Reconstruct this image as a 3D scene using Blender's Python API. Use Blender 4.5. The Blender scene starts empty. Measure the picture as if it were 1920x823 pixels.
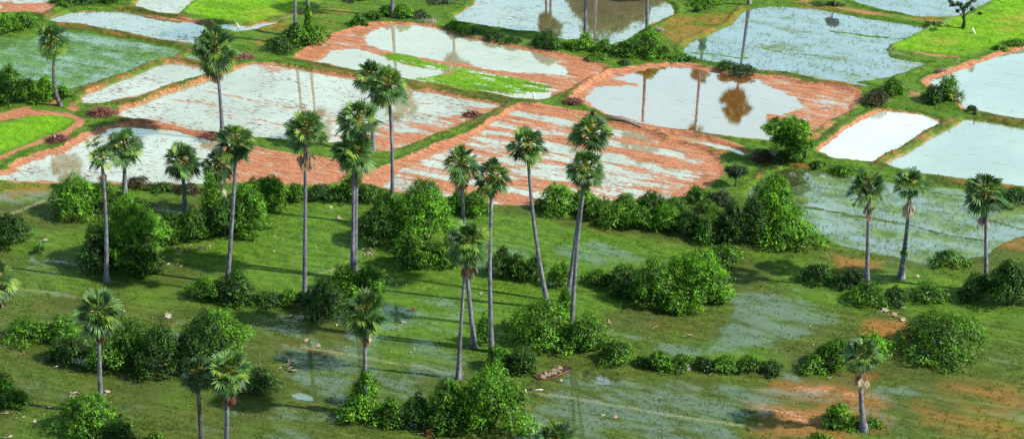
import bpy, math, random
import numpy as np
from mathutils import Vector
R = math.radians
scene = bpy.context.scene
COL = scene.collection

# ------------------------------------------------------------------ camera
CAM_H, PITCH, FPX = 106.0, R(27.0), 4000.0
cam = bpy.data.objects.new('camera', bpy.data.cameras.new('camera'))
COL.objects.link(cam)
cam.location = (0, 0, CAM_H)
cam.rotation_euler = (R(90) - PITCH, 0, 0)
cam.data.sensor_width = 36
cam.data.lens = 36 * FPX / 1920
cam.data.clip_end = 9000
scene.camera = cam
CP, SP = math.cos(PITCH), math.sin(PITCH)

def ray(u, v):
    a, b = u - 960.0, 411.5 - v
    return np.array([a, FPX * CP + b * SP, -FPX * SP + b * CP])
def gp(u, v, z=0.0):
    """ground point seen at that place of the photograph"""
    d = ray(u, v); t = (z - CAM_H) / d[2]
    return np.array([d[0] * t, d[1] * t])
def depth_at(y, z=0.0):
    return y * CP - (z - CAM_H) * SP
def on_plane_y(u, v, y):
    d = ray(u, v); t = y / d[1]
    return np.array([d[0] * t, y, CAM_H + d[2] * t])
def gpoly(pts):
    return np.array([gp(*p) for p in pts])

# ------------------------------------------------------------------ render / light
scene.render.engine = 'CYCLES'
vs = scene.view_settings
vs.view_transform = 'Standard'; vs.look = 'None'; vs.gamma = 1; vs.use_curve_mapping = False
vs.exposure = 0.33
SUN_EL, SUN_AZ = R(42), R(-14)      # azimuth from +X towards +Y : the sun stands right, a little to the camera's side
sun = bpy.data.objects.new('sun', bpy.data.lights.new('sun', 'SUN'))
COL.objects.link(sun)
sun.data.energy = 5.0; sun.data.angle = R(1.2); sun.data.color = (1.0, 0.95, 0.87)
sd = Vector((math.cos(SUN_EL) * math.cos(SUN_AZ), math.cos(SUN_EL) * math.sin(SUN_AZ), math.sin(SUN_EL)))
sun.rotation_euler = sd.to_track_quat('Z', 'Y').to_euler()
sun.location = (60, 120, 120)

world = bpy.data.worlds.new('World'); scene.world = world; world.use_nodes = True

class NT:
    def __init__(s, tree): s.t = tree; s.n = tree.nodes; s.l = tree.links
    def new(s, typ, **kw):
        n = s.n.new(typ)
        for k, v in kw.items():
            if k == 'inp':
                for kk, vv in v.items(): s.set(n, kk, vv)
            else: setattr(n, k, v)
        return n
    def set(s, n, k, v):
        if isinstance(v, bpy.types.NodeSocket): s.l.new(v, n.inputs[k])
        else: n.inputs[k].default_value = v
    def math(s, op, a, b=None, c=None, clamp=False):
        n = s.new('ShaderNodeMath', operation=op, use_clamp=clamp)
        s.set(n, 0, a)
        if b is not None: s.set(n, 1, b)
        if c is not None: s.set(n, 2, c)
        return n.outputs[0]
    def ss(s, x, lo, hi):
        n = s.new('ShaderNodeMapRange', interpolation_type='SMOOTHSTEP')
        s.set(n, 'Value', x); s.set(n, 'From Min', lo); s.set(n, 'From Max', hi)
        return n.outputs[0]
    def mix(s, f, a, b):
        n = s.new('ShaderNodeMix', data_type='RGBA')
        s.set(n, 0, f)
        for i, c in ((6, a), (7, b)):
            if isinstance(c, tuple) and len(c) == 3: c = c + (1,)
            s.set(n, i, c)
        return n.outputs[2]
    def noise(s, vec, scale, detail=3, rough=.55, dist=0):
        n = s.new('ShaderNodeTexNoise', inp={'Scale': scale, 'Detail': detail, 'Roughness': rough, 'Distortion': dist})
        s.l.new(vec, n.inputs['Vector'])
        return n.outputs[0]
    def stretch(s, vec, sc, rz=0):
        n = s.new('ShaderNodeMapping'); s.l.new(vec, n.inputs[0])
        n.inputs['Rotation'].default_value = (0, 0, rz)
        n2 = s.new('ShaderNodeMapping'); s.l.new(n.outputs[0], n2.inputs[0])
        n2.inputs['Scale'].default_value = sc
        return n2.outputs[0]

w = NT(world.node_tree)
for n in list(w.n): w.n.remove(n)
sky = w.new('ShaderNodeTexSky', sky_type='NISHITA', sun_disc=False)
sky.sun_elevation = SUN_EL
sky.sun_rotation = R(90) - SUN_AZ
sky.air_density = 1.0; sky.dust_density = 0.6; sky.ozone_density = 1.5
tc = w.new('ShaderNodeTexCoord')
sep = w.new('ShaderNodeSeparateXYZ'); w.l.new(tc.outputs['Generated'], sep.inputs[0])
cn = w.noise(w.stretch(tc.outputs['Generated'], (1, 1, 2.4)), 2.6, 6, .55, .4)
# cloud bank standing over the far (north) half of the sky
side = w.ss(sep.outputs['Y'], -0.1, 0.6)
alt = w.ss(sep.outputs['Z'], 0.80, 0.55)
cl = w.ss(w.math('ADD', cn, w.math('MULTIPLY', w.math('MULTIPLY', side, alt), .33)), .53, .76)
skyc = w.mix(cl, sky.outputs[0], (6.2, 9.7, 10.5))
bg = w.new('ShaderNodeBackground', inp={'Color': skyc, 'Strength': 0.1})
out = w.new('ShaderNodeOutputWorld'); w.l.new(bg.outputs[0], out.inputs[0])

# ------------------------------------------------------------------ materials
def newmat(name):
    m = bpy.data.materials.new(name); m.use_nodes = True
    t = NT(m.node_tree)
    for n in list(t.n): t.n.remove(n)
    o = t.new('ShaderNodeOutputMaterial')
    return m, t, o
def attr(t, name, typ='GEOMETRY'):
    return t.new('ShaderNodeAttribute', attribute_name=name, attribute_type=typ)
def pbsdf(t, **inp):
    return t.new('ShaderNodeBsdfPrincipled', inp={k.replace('_', ' '): v for k, v in inp.items()})

def water_shader(t, P, murk, gloss, rough=.02, ripple=.0016):
    """murky standing water: suspended mud below, sky mirrored on top"""
    n1 = t.noise(P, 4.0, 2, .5)
    up = t.new('ShaderNodeCombineXYZ', inp={'Z': 1.0})
    b = t.new('ShaderNodeBump', inp={'Strength': 1.0, 'Distance': ripple, 'Height': n1, 'Normal': up.outputs[0]})
    d = t.new('ShaderNodeBsdfDiffuse', inp={'Color': murk, 'Normal': up.outputs[0]})
    g = t.new('ShaderNodeBsdfGlossy', inp={'Color': (1, 1, 1, 1), 'Roughness': rough, 'Normal': b.outputs[0]})
    lw = t.new('ShaderNodeLayerWeight', inp={'Blend': .5})
    f = t.math('MULTIPLY', t.math('POWER', lw.outputs['Facing'], 1.3), gloss)
    m = t.new('ShaderNodeMixShader', inp={0: f})
    t.l.new(d.outputs[0], m.inputs[1]); t.l.new(g.outputs[0], m.inputs[2])
    return m.outputs[0]

def water_mat(name, murk1, murk2, gloss, veg=0.0, vegcol=((.07, .13, .03), (.16, .2, .06)), speck=.35, speckcol=(.30, .13, .06), rot=R(22), rough=.02):
    m, t, o = newmat(name)
    P = t.new('ShaderNodeNewGeometry').outputs['Position']
    big = t.noise(P, .10, 4, .6)
    murk = t.mix(t.ss(big, .35, .65), murk1, murk2)
    ws = water_shader(t, P, murk, gloss, rough)
    st = t.stretch(P, (.35, 1.3, 1), rot)
    # little stubble clods just breaking the surface
    n1 = t.noise(st, 4.2, 4, .75); n2 = t.noise(P, .22, 3, .6)
    s = t.ss(t.math('ADD', n1, t.math('MULTIPLY', n2, .35)), .92 - speck * .40, .97 - speck * .40)
    fl = t.noise(t.stretch(P, (.10, 2.3, 1), rot), 1.25, 4, .62)
    s = t.math('MAXIMUM', s, t.math('MULTIPLY', t.math('MULTIPLY', t.ss(fl, .60, .66), t.ss(n1, .44, .62)), min(1.0, speck * 3.2)))
    sc = t.mix(t.ss(t.noise(P, 1.5, 2), .4, .6), tuple(c * .35 for c in speckcol), speckcol)
    cd = t.new('ShaderNodeBsdfDiffuse', inp={'Color': sc})
    mx = t.new('ShaderNodeMixShader', inp={0: s}); t.l.new(ws, mx.inputs[1]); t.l.new(cd.outputs[0], mx.inputs[2])
    res = mx.outputs[0]
    if veg > 0:
        st2 = t.stretch(P, (.5, 1.2, 1), rot)
        a = t.noise(st2, 5.5, 4, .75); b2 = t.noise(st2, .33, 4, .6)
        fine = t.noise(P, 12.0, 2, .5)
        x = t.math('ADD', t.math('ADD', t.math('MULTIPLY', a, .7), t.math('MULTIPLY', fine, .3)), t.math('MULTIPLY', t.math('SUBTRACT', b2, .5), .75))
        f = t.math('MULTIPLY', t.ss(x, .68 - veg * .42, .86 - veg * .42), .93)
        vc = t.mix(t.ss(t.noise(P, .6, 4), .35, .65), vegcol[0], vegcol[1])
        vd = t.new('ShaderNodeBsdfDiffuse', inp={'Color': vc})
        mx2 = t.new('ShaderNodeMixShader', inp={0: f}); t.l.new(res, mx2.inputs[1]); t.l.new(vd.outputs[0], mx2.inputs[2])
        res = mx2.outputs[0]
    t.l.new(res, o.inputs[0])
    return m

M = {}
M['milky'] = water_mat('milky_water', (.31, .27, .15), (.46, .43, .30), .80, speck=.45, speckcol=(.26, .15, .08))
M['white'] = water_mat('white_water', (.50, .49, .40), (.64, .65, .57), .80, speck=.28)
M['chalk'] = water_mat('chalky_water', (.24, .27, .20), (.33, .36, .28), .85, speck=.22)
M['brown'] = water_mat('brown_water', (.24, .09, .02), (.28, .12, .035), 1.1, speck=.20)
M['silt'] = water_mat('silty_water', (.17, .13, .07), (.22, .18, .10), .95, speck=.40, speckcol=(.12, .15, .05))
M['reedy'] = water_mat('reedy_water', (.06, .08, .09), (.09, .11, .12), .92, veg=.46, vegcol=((.09, .16, .05), (.19, .25, .10)), speck=.1, speckcol=(.1, .15, .04))
M['weedy'] = water_mat('weedy_water', (.07, .09, .06), (.10, .12, .08), .80, veg=.66, vegcol=((.07, .14, .035), (.16, .24, .06)), speck=.1, speckcol=(.1, .15, .04))
M['marshy'] = water_mat('marshy_water', (.09, .12, .06), (.12, .16, .09), .75, veg=.74, vegcol=((.06, .16, .035), (.12, .24, .06)), speck=.1, speckcol=(.1, .15, .04))
M['sprouty'] = water_mat('sprouty_water', (.36, .32, .18), (.42, .39, .26), .80, veg=.10, vegcol=((.10, .22, .03), (.2, .3, .05)), speck=.25)
M['dark'] = water_mat('dark_water', (.05, .06, .02), (.07, .08, .03), .80, veg=.36, vegcol=((.05, .10, .02), (.09, .14, .03)), speck=.1, speckcol=(.1, .12, .04))

def ground_mat():
    m, t, o = newmat('wet_paddy_ground')
    P = t.new('ShaderNodeNewGeometry').outputs['Position']
    A = attr(t, 'cover'); B = attr(t, 'cover2')
    sa = t.new('ShaderNodeSeparateColor'); t.l.new(A.outputs['Color'], sa.inputs[0])
    sb = t.new('ShaderNodeSeparateColor'); t.l.new(B.outputs['Color'], sb.inputs[0])
    mud, neon, wet = sa.outputs[0], sa.outputs[1], sa.outputs[2]
    lush, dry, path = sb.outputs[0], sb.outputs[1], sb.outputs[2]
    st = t.stretch(P, (.45, 1.2, 1), R(22))
    nA = t.noise(P, .11, 5, .62, .3); nB = t.noise(st, .9, 5, .65); nC = t.noise(P, 4.0, 4, .7)
    nD = t.noise(st, .28, 4, .6)
    # grass
    g_lush = t.mix(t.ss(nB, .3, .7), (.046, .125, .006), (.125, .245, .012))
    g_oliv = t.mix(t.ss(nB, .3, .7), (.042, .064, .007), (.098, .122, .016))
    lf = t.ss(t.math('ADD', lush, t.math('MULTIPLY', t.math('SUBTRACT', nA, .5), 1.6)), .15, .85)
    g = t.mix(lf, g_oliv, g_lush)
    g = t.mix(t.math('MULTIPLY', t.ss(nC, .48, .75), .22), g, (.035, .05, .01))
    sk = t.noise(t.stretch(P, (.10, 1.1, 1), R(16)), 1.1, 5, .68)
    g = t.mix(t.math('MULTIPLY', t.ss(sk, .50, .66), .50), g, (.040, .050, .008))
    g = t.mix(t.math('MULTIPLY', t.ss(sk, .46, .34), .45), g, (.12, .20, .03))
    nE = t.noise(t.stretch(P, (.7, 1.2, 1), R(16)), 10.0, 3, .7)
    g = t.mix(t.math('MULTIPLY', t.ss(nE, .50, .64), .55), g, (.020, .036, .005))
    g = t.mix(t.math('MULTIPLY', t.ss(nE, .48, .36), .50), g, (.14, .24, .03))
    # dry orange soil showing through thin grass
    df = t.math('MULTIPLY', t.ss(t.math('ADD', dry, t.math('MULTIPLY', t.math('SUBTRACT', nD, .5), 1.3)), .28, .85), .9)
    df = t.math('MULTIPLY', df, t.math('ADD', .45, t.math('MULTIPLY', t.ss(nC, .35, .6), .55)))
    g = t.mix(df, g, t.mix(nB, (.25, .095, .02), (.42, .17, .045)))
    # young rice
    ng = t.mix(t.ss(nB, .3, .7), (.11, .30, .008), (.24, .44, .014))
    ng = t.mix(t.math('MULTIPLY', t.ss(nD, .52, .36), .75), ng, (.10, .19, .02))
    ng = t.mix(t.math('MULTIPLY', t.ss(sk, .56, .68), .7), ng, (.30, .26, .05))
    ng = t.mix(t.math('MULTIPLY', t.ss(nD, .40, .60), dry, clamp=True), ng, (.40, .28, .05))
    ng = t.mix(t.math('MULTIPLY', t.ss(nE, .5, .62), .5), ng, (.07, .14, .01))
    g = t.mix(neon, g, ng)
    # mud
    md = t.mix(t.ss(nC, .34, .70), (.34, .125, .055), (.62, .27, .135))
    md = t.mix(t.math('MULTIPLY', t.ss(nB, .5, .75), .5), md, (.66, .40, .27))
    md = t.mix(t.math('MULTIPLY', t.ss(t.noise(st, 2.6, 4, .7), .58, .70), .75), md, (.09, .06, .025))
    fur = t.noise(t.stretch(P, (.18, 2.4, 1), R(22)), 1.5, 4, .65)
    md = t.mix(t.math('MULTIPLY', t.ss(fur, .50, .60), .70), md, (.20, .075, .035))
    md = t.mix(t.math('MULTIPLY', t.ss(t.noise(t.stretch(P, (.6, 1.5, 1), R(22)), 6.5, 3, .6), .56, .66), .6), md, (.10, .05, .025))
    mf = t.ss(t.math('ADD', t.math('ADD', mud, t.math('MULTIPLY', t.math('SUBTRACT', nC, .5), .8)), t.math('MULTIPLY', t.math('MULTIPLY', t.math('SUBTRACT', nD, .52), 3.2), t.math('MULTIPLY', t.math('SUBTRACT', 1.0, mud, clamp=True), t.ss(mud, .08, .4)))), .3, .7)
    c = t.mix(mf, g, md)
    c = t.mix(t.math('MULTIPLY', path, t.ss(nC, .3, .6)), c, (.30, .27, .13))
    hb = t.math('ADD', t.math('MULTIPLY', nC, 1.0), t.math('MULTIPLY', t.noise(P, 14.0, 3, .6), .5))
    bump = t.new('ShaderNodeBump', inp={'Strength': .5, 'Distance': .06, 'Height': hb})
    bs = pbsdf(t, Base_Color=c, Roughness=.82, Normal=bump.outputs[0])
    bs.inputs['Specular IOR Level'].default_value = .25
    # shallow water standing between the blades
    murk = t.mix(mf, (.06, .095, .04), (.36, .24, .13))
    ws = water_shader(t, P, murk, .50, .03, .0016)
    k1 = t.math('ADD', t.math('MULTIPLY', t.noise(st, 4.0, 5, .8), .6), t.math('MULTIPLY', t.noise(P, 11.0, 3, .7), .4)); k2 = t.noise(st, .45, 5, .65)
    x = t.math('ADD', k1, t.math('MULTIPLY', t.math('SUBTRACT', k2, .5), 1.25))
    wf = t.ss(t.math('ADD', x, t.math('MULTIPLY', wet, .62)), .78, 1.00)
    wf = t.math('MULTIPLY', wf, t.math('MULTIPLY', t.ss(wet, .02, .12), t.math('ADD', .30, t.math('MULTIPLY', t.ss(t.noise(t.stretch(P, (.6, 1.3, 1), R(16)), 12.0, 3, .75), .42, .58), .62))))
    sz = t.new('ShaderNodeSeparateXYZ'); t.l.new(P, sz.inputs[0])
    film = t.math('MULTIPLY', t.ss(t.math('ADD', sz.outputs[2], t.math('MULTIPLY', t.math('SUBTRACT', k1, .5), .16)), -.075, -.115), mf)
    wf = t.math('MAXIMUM', wf, t.math('MULTIPLY', film, .6))
    mx = t.new('ShaderNodeMixShader', inp={0: wf}); t.l.new(bs.outputs[0], mx.inputs[1]); t.l.new(ws, mx.inputs[2])
    t.l.new(mx.outputs[0], o.inputs[0])
    return m
M['ground'] = ground_mat()

def leaf_mat(name, rough=.5, trans=.28, spec=.35):
    m, t, o = newmat(name)
    a = attr(t, 'leafcol')
    p = pbsdf(t, Base_Color=a.outputs['Color'], Roughness=rough)
    p.inputs['Specular IOR Level'].default_value = spec
    tr = t.new('ShaderNodeBsdfTranslucent')
    hs = t.new('ShaderNodeHueSaturation', inp={'Hue': .485, 'Saturation': 1.1, 'Value': 1.5, 'Color': a.outputs['Color']})
    t.l.new(hs.outputs[0], tr.inputs[0])
    mx = t.new('ShaderNodeMixShader', inp={0: trans}); t.l.new(p.outputs[0], mx.inputs[1]); t.l.new(tr.outputs[0], mx.inputs[2])
    t.l.new(mx.outputs[0], o.inputs[0])
    return m
M['leaf'] = leaf_mat('bush_leaf')
M['frond'] = leaf_mat('palm_frond', .42, .28, .4)
M['dead'] = leaf_mat('dry_frond', .8, .12, .2)
M['blade'] = leaf_mat('grass_blade', .7, .4, .1)

def simple(name, c1, c2, scale=3, rough=.8, rings=False, bump=.02):
    m, t, o = newmat(name)
    P = t.new('ShaderNodeTexCoord').outputs['Object']
    n = t.noise(P, scale, 4, .65)
    c = t.mix(t.ss(n, .35, .65), c1, c2)
    h = n
    if rings:
        wv = t.new('ShaderNodeTexWave', wave_type='BANDS', bands_direction='Z', inp={'Scale': 1.6, 'Distortion': 1.5, 'Detail': 2, 'Detail Scale': 2})
        t.l.new(P, wv.inputs['Vector'])
        c = t.mix(t.math('MULTIPLY', wv.outputs['Fac'], .35), c, tuple(k * .5 for k in c1))
        sp = t.noise(t.stretch(P, (1, 1, .18)), 3.0, 4, .6)
        c = t.mix(t.ss(sp, .52, .68), c, tuple(min(1, k * 1.35) for k in c2))
        h = t.math('ADD', n, wv.outputs['Fac'])
    b = t.new('ShaderNodeBump', inp={'Strength': .7, 'Distance': bump, 'Height': h})
    p = pbsdf(t, Base_Color=c, Roughness=rough, Normal=b.outputs[0])
    t.l.new(p.outputs[0], o.inputs[0])
    return m
M['trunk'] = simple('palm_trunk', (.11, .11, .13), (.27, .27, .31), 2.2, .85, True, .04)
M['trunk_dark'] = simple('old_palm_trunk', (.07, .06, .06), (.20, .18, .18), 2.2, .9, True, .06)
M['bark'] = simple('bark', (.07, .05, .035), (.16, .12, .09), 5, .9)
M['twig'] = simple('dry_twig', (.14, .055, .045), (.30, .14, .11), 4, .9)
M['greywood'] = simple('weathered_wood', (.25, .2, .17), (.48, .42, .36), 4, .9)
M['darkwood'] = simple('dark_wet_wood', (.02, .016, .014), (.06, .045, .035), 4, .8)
M['whitewood'] = simple('white_paint', (.72, .74, .70), (.85, .86, .82), 4, .7)
M['soil'] = simple('dug_red_soil', (.06, .025, .012), (.24, .09, .04), 2.5, .9, False, .08)
M['straw'] = simple('straw_heap', (.28, .21, .13), (.52, .43, .31), 5, .9, False, .06)
# ------------------------------------------------------------------ numeric helpers
def _hash(ix, iy, seed):
    h = (ix.astype(np.int64) * 374761393 + iy.astype(np.int64) * 668265263 + seed * 1442695041) & 0xffffffff
    h = ((h ^ (h >> 13)) * 1274126177) & 0xffffffff
    h = h ^ (h >> 16)
    return (h & 0xffff) / 65535.0
def vnoise(x, y, seed=0):
    ix = np.floor(x); iy = np.floor(y); fx = x - ix; fy = y - iy
    fx = fx * fx * (3 - 2 * fx); fy = fy * fy * (3 - 2 * fy)
    a = _hash(ix, iy, seed); b = _hash(ix + 1, iy, seed); c = _hash(ix, iy + 1, seed); d = _hash(ix + 1, iy + 1, seed)
    return (a * (1 - fx) + b * fx) * (1 - fy) + (c * (1 - fx) + d * fx) * fy
def fbm(x, y, seed=0, octv=4, gain=.5):
    s = 0; amp = 1; tot = 0
    for i in range(octv):
        s = s + amp * vnoise(x * 2 ** i + 17.3 * i, y * 2 ** i - 9.1 * i, seed + i * 7); tot += amp; amp *= gain
    return s / tot - .5
def sst(x, a, b):
    t = np.clip((x - a) / (b - a), 0, 1); return t * t * (3 - 2 * t)
def sdf_poly(px, py, P):
    d = np.full(px.shape, 1e9); inside = np.zeros(px.shape, bool)
    n = len(P)
    for i in range(n):
        ax, ay = P[i]; bx, by = P[(i + 1) % n]
        ex, ey = bx - ax, by - ay
        t = np.clip(((px - ax) * ex + (py - ay) * ey) / (ex * ex + ey * ey + 1e-9), 0, 1)
        d = np.minimum(d, (px - ax - t * ex) ** 2 + (py - ay - t * ey) ** 2)
        c = ((ay <= py) & (by > py)) | ((by <= py) & (ay > py))
        xi = ax + (py - ay) / (by - ay + 1e-12) * ex
        inside ^= c & (px < xi)
    d = np.sqrt(d)
    return np.where(inside, -d, d)
def dist_line(px, py, P):
    d = np.full(px.shape, 1e9)
    for i in range(len(P) - 1):
        ax, ay = P[i]; bx, by = P[i + 1]
        ex, ey = bx - ax, by - ay
        t = np.clip(((px - ax) * ex + (py - ay) * ey) / (ex * ex + ey * ey + 1e-9), 0, 1)
        d = np.minimum(d, (px - ax - t * ex) ** 2 + (py - ay - t * ey) ** 2)
    return np.sqrt(d)

def mesh_obj(name, V, F, mat, parent=None, cols=None, smooth=False, fmat=None, loc=None):
    """V (n,3); F (m,k) equal-sized faces, or a list of such arrays"""
    Fs = F if isinstance(F, list) else [F]
    Fs = [np.asarray(f, dtype=np.int32) for f in Fs if len(f)]
    me = bpy.data.meshes.new(name)
    V = np.asarray(V, dtype=np.float32)
    nl = sum(f.size for f in Fs); nf = sum(len(f) for f in Fs)
    me.vertices.add(len(V)); me.loops.add(nl); me.polygons.add(nf)
    me.vertices.foreach_set('co', V.ravel())
    me.loops.foreach_set('vertex_index', np.concatenate([f.ravel() for f in Fs]))
    tot = np.concatenate([np.full(len(f), f.shape[1], np.int32) for f in Fs])
    st = np.concatenate([[0], np.cumsum(tot)[:-1]]).astype(np.int32)
    me.polygons.foreach_set('loop_start', st)
    if smooth: me.polygons.foreach_set('use_smooth', np.ones(nf, bool))
    if fmat is not None: me.polygons.foreach_set('material_index', np.asarray(fmat, np.int32))
    me.update(calc_edges=True)
    if cols is not None:
        a = me.attributes.new('leafcol', 'FLOAT_COLOR', 'POINT')
        c = np.ones((len(V), 4), np.float32); c[:, :3] = cols
        a.data.foreach_set('color', c.ravel())
    for mm in (mat if isinstance(mat, (list, tuple)) else [mat]): me.materials.append(mm)
    o = bpy.data.objects.new(name, me); COL.objects.link(o)
    if parent: o.parent = parent
    if loc is not None: o.location = loc
    return o
def thing(name, label, cat, loc, group=None, rz=0):
    o = bpy.data.objects.new(name, None); COL.objects.link(o)
    o.location = loc; o.rotation_euler = (0, 0, rz); o.empty_display_size = .3
    o['label'] = label; o['category'] = cat
    if group: o['group'] = group
    return o
def tag(o, label, cat, group=None):
    o['label'] = label; o['category'] = cat
    if group: o['group'] = group
    return o
def tube(pts, rads, sides=8, cap=True):
    pts = np.asarray(pts, float); n = len(pts)
    V = []; 
    for i in range(n):
        d = pts[min(i + 1, n - 1)] - pts[max(i - 1, 0)]; d = d / (np.linalg.norm(d) + 1e-9)
        a = np.cross(d, [0, 1, 0]) if abs(d[1]) < .9 else np.cross(d, [1, 0, 0])
        a /= np.linalg.norm(a); b = np.cross(d, a)
        for k in range(sides):
            t = 2 * math.pi * k / sides
            V.append(pts[i] + rads[i] * (math.cos(t) * a + math.sin(t) * b))
    F = []
    for i in range(n - 1):
        for k in range(sides):
            k2 = (k + 1) % sides
            F.append((i * sides + k, i * sides + k2, (i + 1) * sides + k2, (i + 1) * sides + k))
    V.append(pts[0]); V.append(pts[-1])
    T = []
    for k in range(sides):
        k2 = (k + 1) % sides
        T.append((len(V) - 2, k2, k)); T.append((len(V) - 1, (n - 1) * sides + k, (n - 1) * sides + k2))
    return np.array(V), np.array(F), np.array(T)
def join(parts):
    """parts: list of (V, quads, tris)"""
    Vs, Q, T, o = [], [], [], 0
    for V, q, t in parts:
        Vs.append(V)
        if q is not None and len(q): Q.append(np.asarray(q) + o)
        if t is not None and len(t): T.append(np.asarray(t) + o)
        o += len(V)
    res = []
    if Q: res.append(np.concatenate(Q))
    if T: res.append(np.concatenate(T))
    return np.concatenate(Vs), res

# ------------------------------------------------------------------ fields traced on the ground
F = []
def field(kind, pts, rim=.5, ridges=None, floor=-.09, **kw):
    P = gpoly(pts); F.append(dict(kind=kind, P=P, rim=rim, ridges=ridges, floor=floor, **kw)); return F[-1]
field('milky', [(-60,-40),(92,-40),(100,0),(102,14),(80,27),(40,23),(0,25),(-60,22)], mudall=.5)
field('silt', [(89,33),(135,22),(220,19),(300,30),(385,46),(378,64),(365,83),(323,80),(238,62),(163,48),(92,41)], rim=.15)
field('marshy', [(-60,60),(40,70),(110,53),(163,59),(238,70),(316,86),(348,95),(318,108),(240,134),(150,163),(120,166),(80,150),(-60,150)], rim=0)
field('marshy', [(337,107),(356,98),(376,108),(374,117)], rim=0)
field('milky', [(146,180),(218,150),(313,115),(374,121),(391,138),(340,155),(272,180),(190,193),(150,193)], rim=.3)
field('milky', [(-60,345),(0,325),(60,292),(115,278),(163,252),(224,233),(265,232),(340,241),(391,256),(440,268),(480,278),(514,285),(575,295),(643,305),(650,322),(630,342),(600,349),(525,346),(420,345),(323,346),(211,346),(112,345),(0,337),(-60,352)], rim=.7)
field('milky', [(216,211),(235,200),(289,182),(350,160),(400,143),(440,128),(478,117),(514,118),(582,131),(664,146),(772,164),(860,181),(953,197),(905,216),(888,224),(847,238),(803,260),(765,274),(735,285),(690,280),(640,268),(534,262),(480,258),(398,252),(313,235),(258,225),(221,218)], rim=.5)
field('sprouty', [(548,109),(570,98),(600,82),(640,62),(690,48),(730,44),(775,44),(820,51),(860,62),(920,78),(960,86),(1010,97),(1060,105),(1110,115),(1132,128),(1120,142),(1095,158),(1060,172),(1030,186),(1005,190),(960,184),(888,171),(772,151),(664,132),(592,118)], rim=.6)
field('brown', [(1077,184),(1082,170),(1106,156),(1150,136),(1198,126),(1246,122),(1300,125),(1351,135),(1440,147),(1508,156),(1576,164),(1606,178),(1608,190),(1590,207),(1555,225),(1518,248),(1495,261),(1440,264),(1368,258),(1266,244),(1212,234),(1137,211),(1103,198)], rim=.9)
ST = field('milky', [(684,345),(687,328),(718,316),(769,297),(793,287),(837,270),(885,249),(930,222),(977,200),(1040,207),(1086,217),(1154,234),(1200,243),(1250,260),(1300,276),(1335,292),(1348,311),(1349,328),(1327,348),(1293,360),(1259,372),(1190,376),(1130,376),(1040,385),(960,384),(880,378),(820,370),(752,360)], rim=.8)
field('milky', [(1242,251),(1283,253),(1334,264),(1370,275),(1400,288),(1392,292),(1360,286),(1310,274),(1265,263)], rim=.6)
field('white', [(1537,284),(1538,272),(1570,248),(1606,224),(1644,208),(1671,206),(1729,211),(1763,221),(1767,230),(1729,252),(1690,275),(1650,300),(1640,306),(1600,302),(1560,295)], rim=.28)
field('chalk', [(1655,306),(1700,280),(1746,253),(1807,223),(1860,228),(1920,238),(2000,250),(2000,366),(1920,351),(1811,337),(1739,327),(1671,313)], rim=.12)
field('chalk', [(1733,154),(1740,146),(1780,132),(1828,117),(1880,100),(1920,88),(2000,64),(2000,240),(1920,225),(1879,220),(1807,203),(1794,190),(1790,174),(1760,167),(1740,161)], rim=.8)
field('reedy', [(1275,92),(1290,78),(1330,62),(1370,45),(1396,17),(1440,10),(1490,12),(1560,20),(1644,34),(1740,52),(1705,70),(1672,84),(1664,94),(1672,106),(1700,112),(1748,118),(1702,133),(1660,146),(1610,152),(1650,163),(1600,160),(1500,142),(1440,133),(1370,122),(1310,112),(1290,105)], rim=.1)
field('reedy', [(1595,-40),(1600,3),(1661,20),(1729,31),(1790,33),(1831,18),(1870,0),(1940,-40)], rim=.1)
field('silt', [(847,31),(888,7),(905,-45),(1200,-45),(1225,-8),(1262,8),(1264,28),(1240,38),(1212,54),(1175,76),(1130,86),(1100,76),(1060,76),(1004,60),(960,55),(888,45),(855,38)], rim=.2)
field('milky', [(245,14),(268,-10),(290,-45),(390,-45),(365,0),(342,20),(333,31),(292,25)], rim=.3, mudall=.2)
field('weedy', [(1400,372),(1409,348),(1436,330),(1480,318),(1520,316),(1570,324),(1620,330),(1700,345),(1760,345),(1850,355),(1920,366),(2000,378),(2000,432),(1915,445),(1880,458),(1850,476),(1780,489),(1739,495),(1685,488),(1630,474),(1576,460),(1528,440),(1480,400),(1450,360),(1420,372),(1405,384)], rim=0)
field('silt', [(398,42),(420,42),(470,48),(520,38),(528,42),(480,56),(440,60),(400,52)], rim=.1)
# clear dark water lying open in the flooded grass; last: tree reflection painted dark
field('dark', [(1080,694),(1120,697),(1158,705),(1150,716),(1110,720),(1085,712)], rim=0)
field('dark', [(545,735),(570,732),(600,744),(590,752),(560,748)], rim=0)
field('dark', [(617,778),(632,772),(640,780),(628,788)], rim=0)
field('dark', [(1440,322),(1475,314),(1508,318),(1510,336),(1480,344),(1450,334)], rim=0)  # dark water colour stands in for the mirrored trees
WL = -.12

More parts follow.
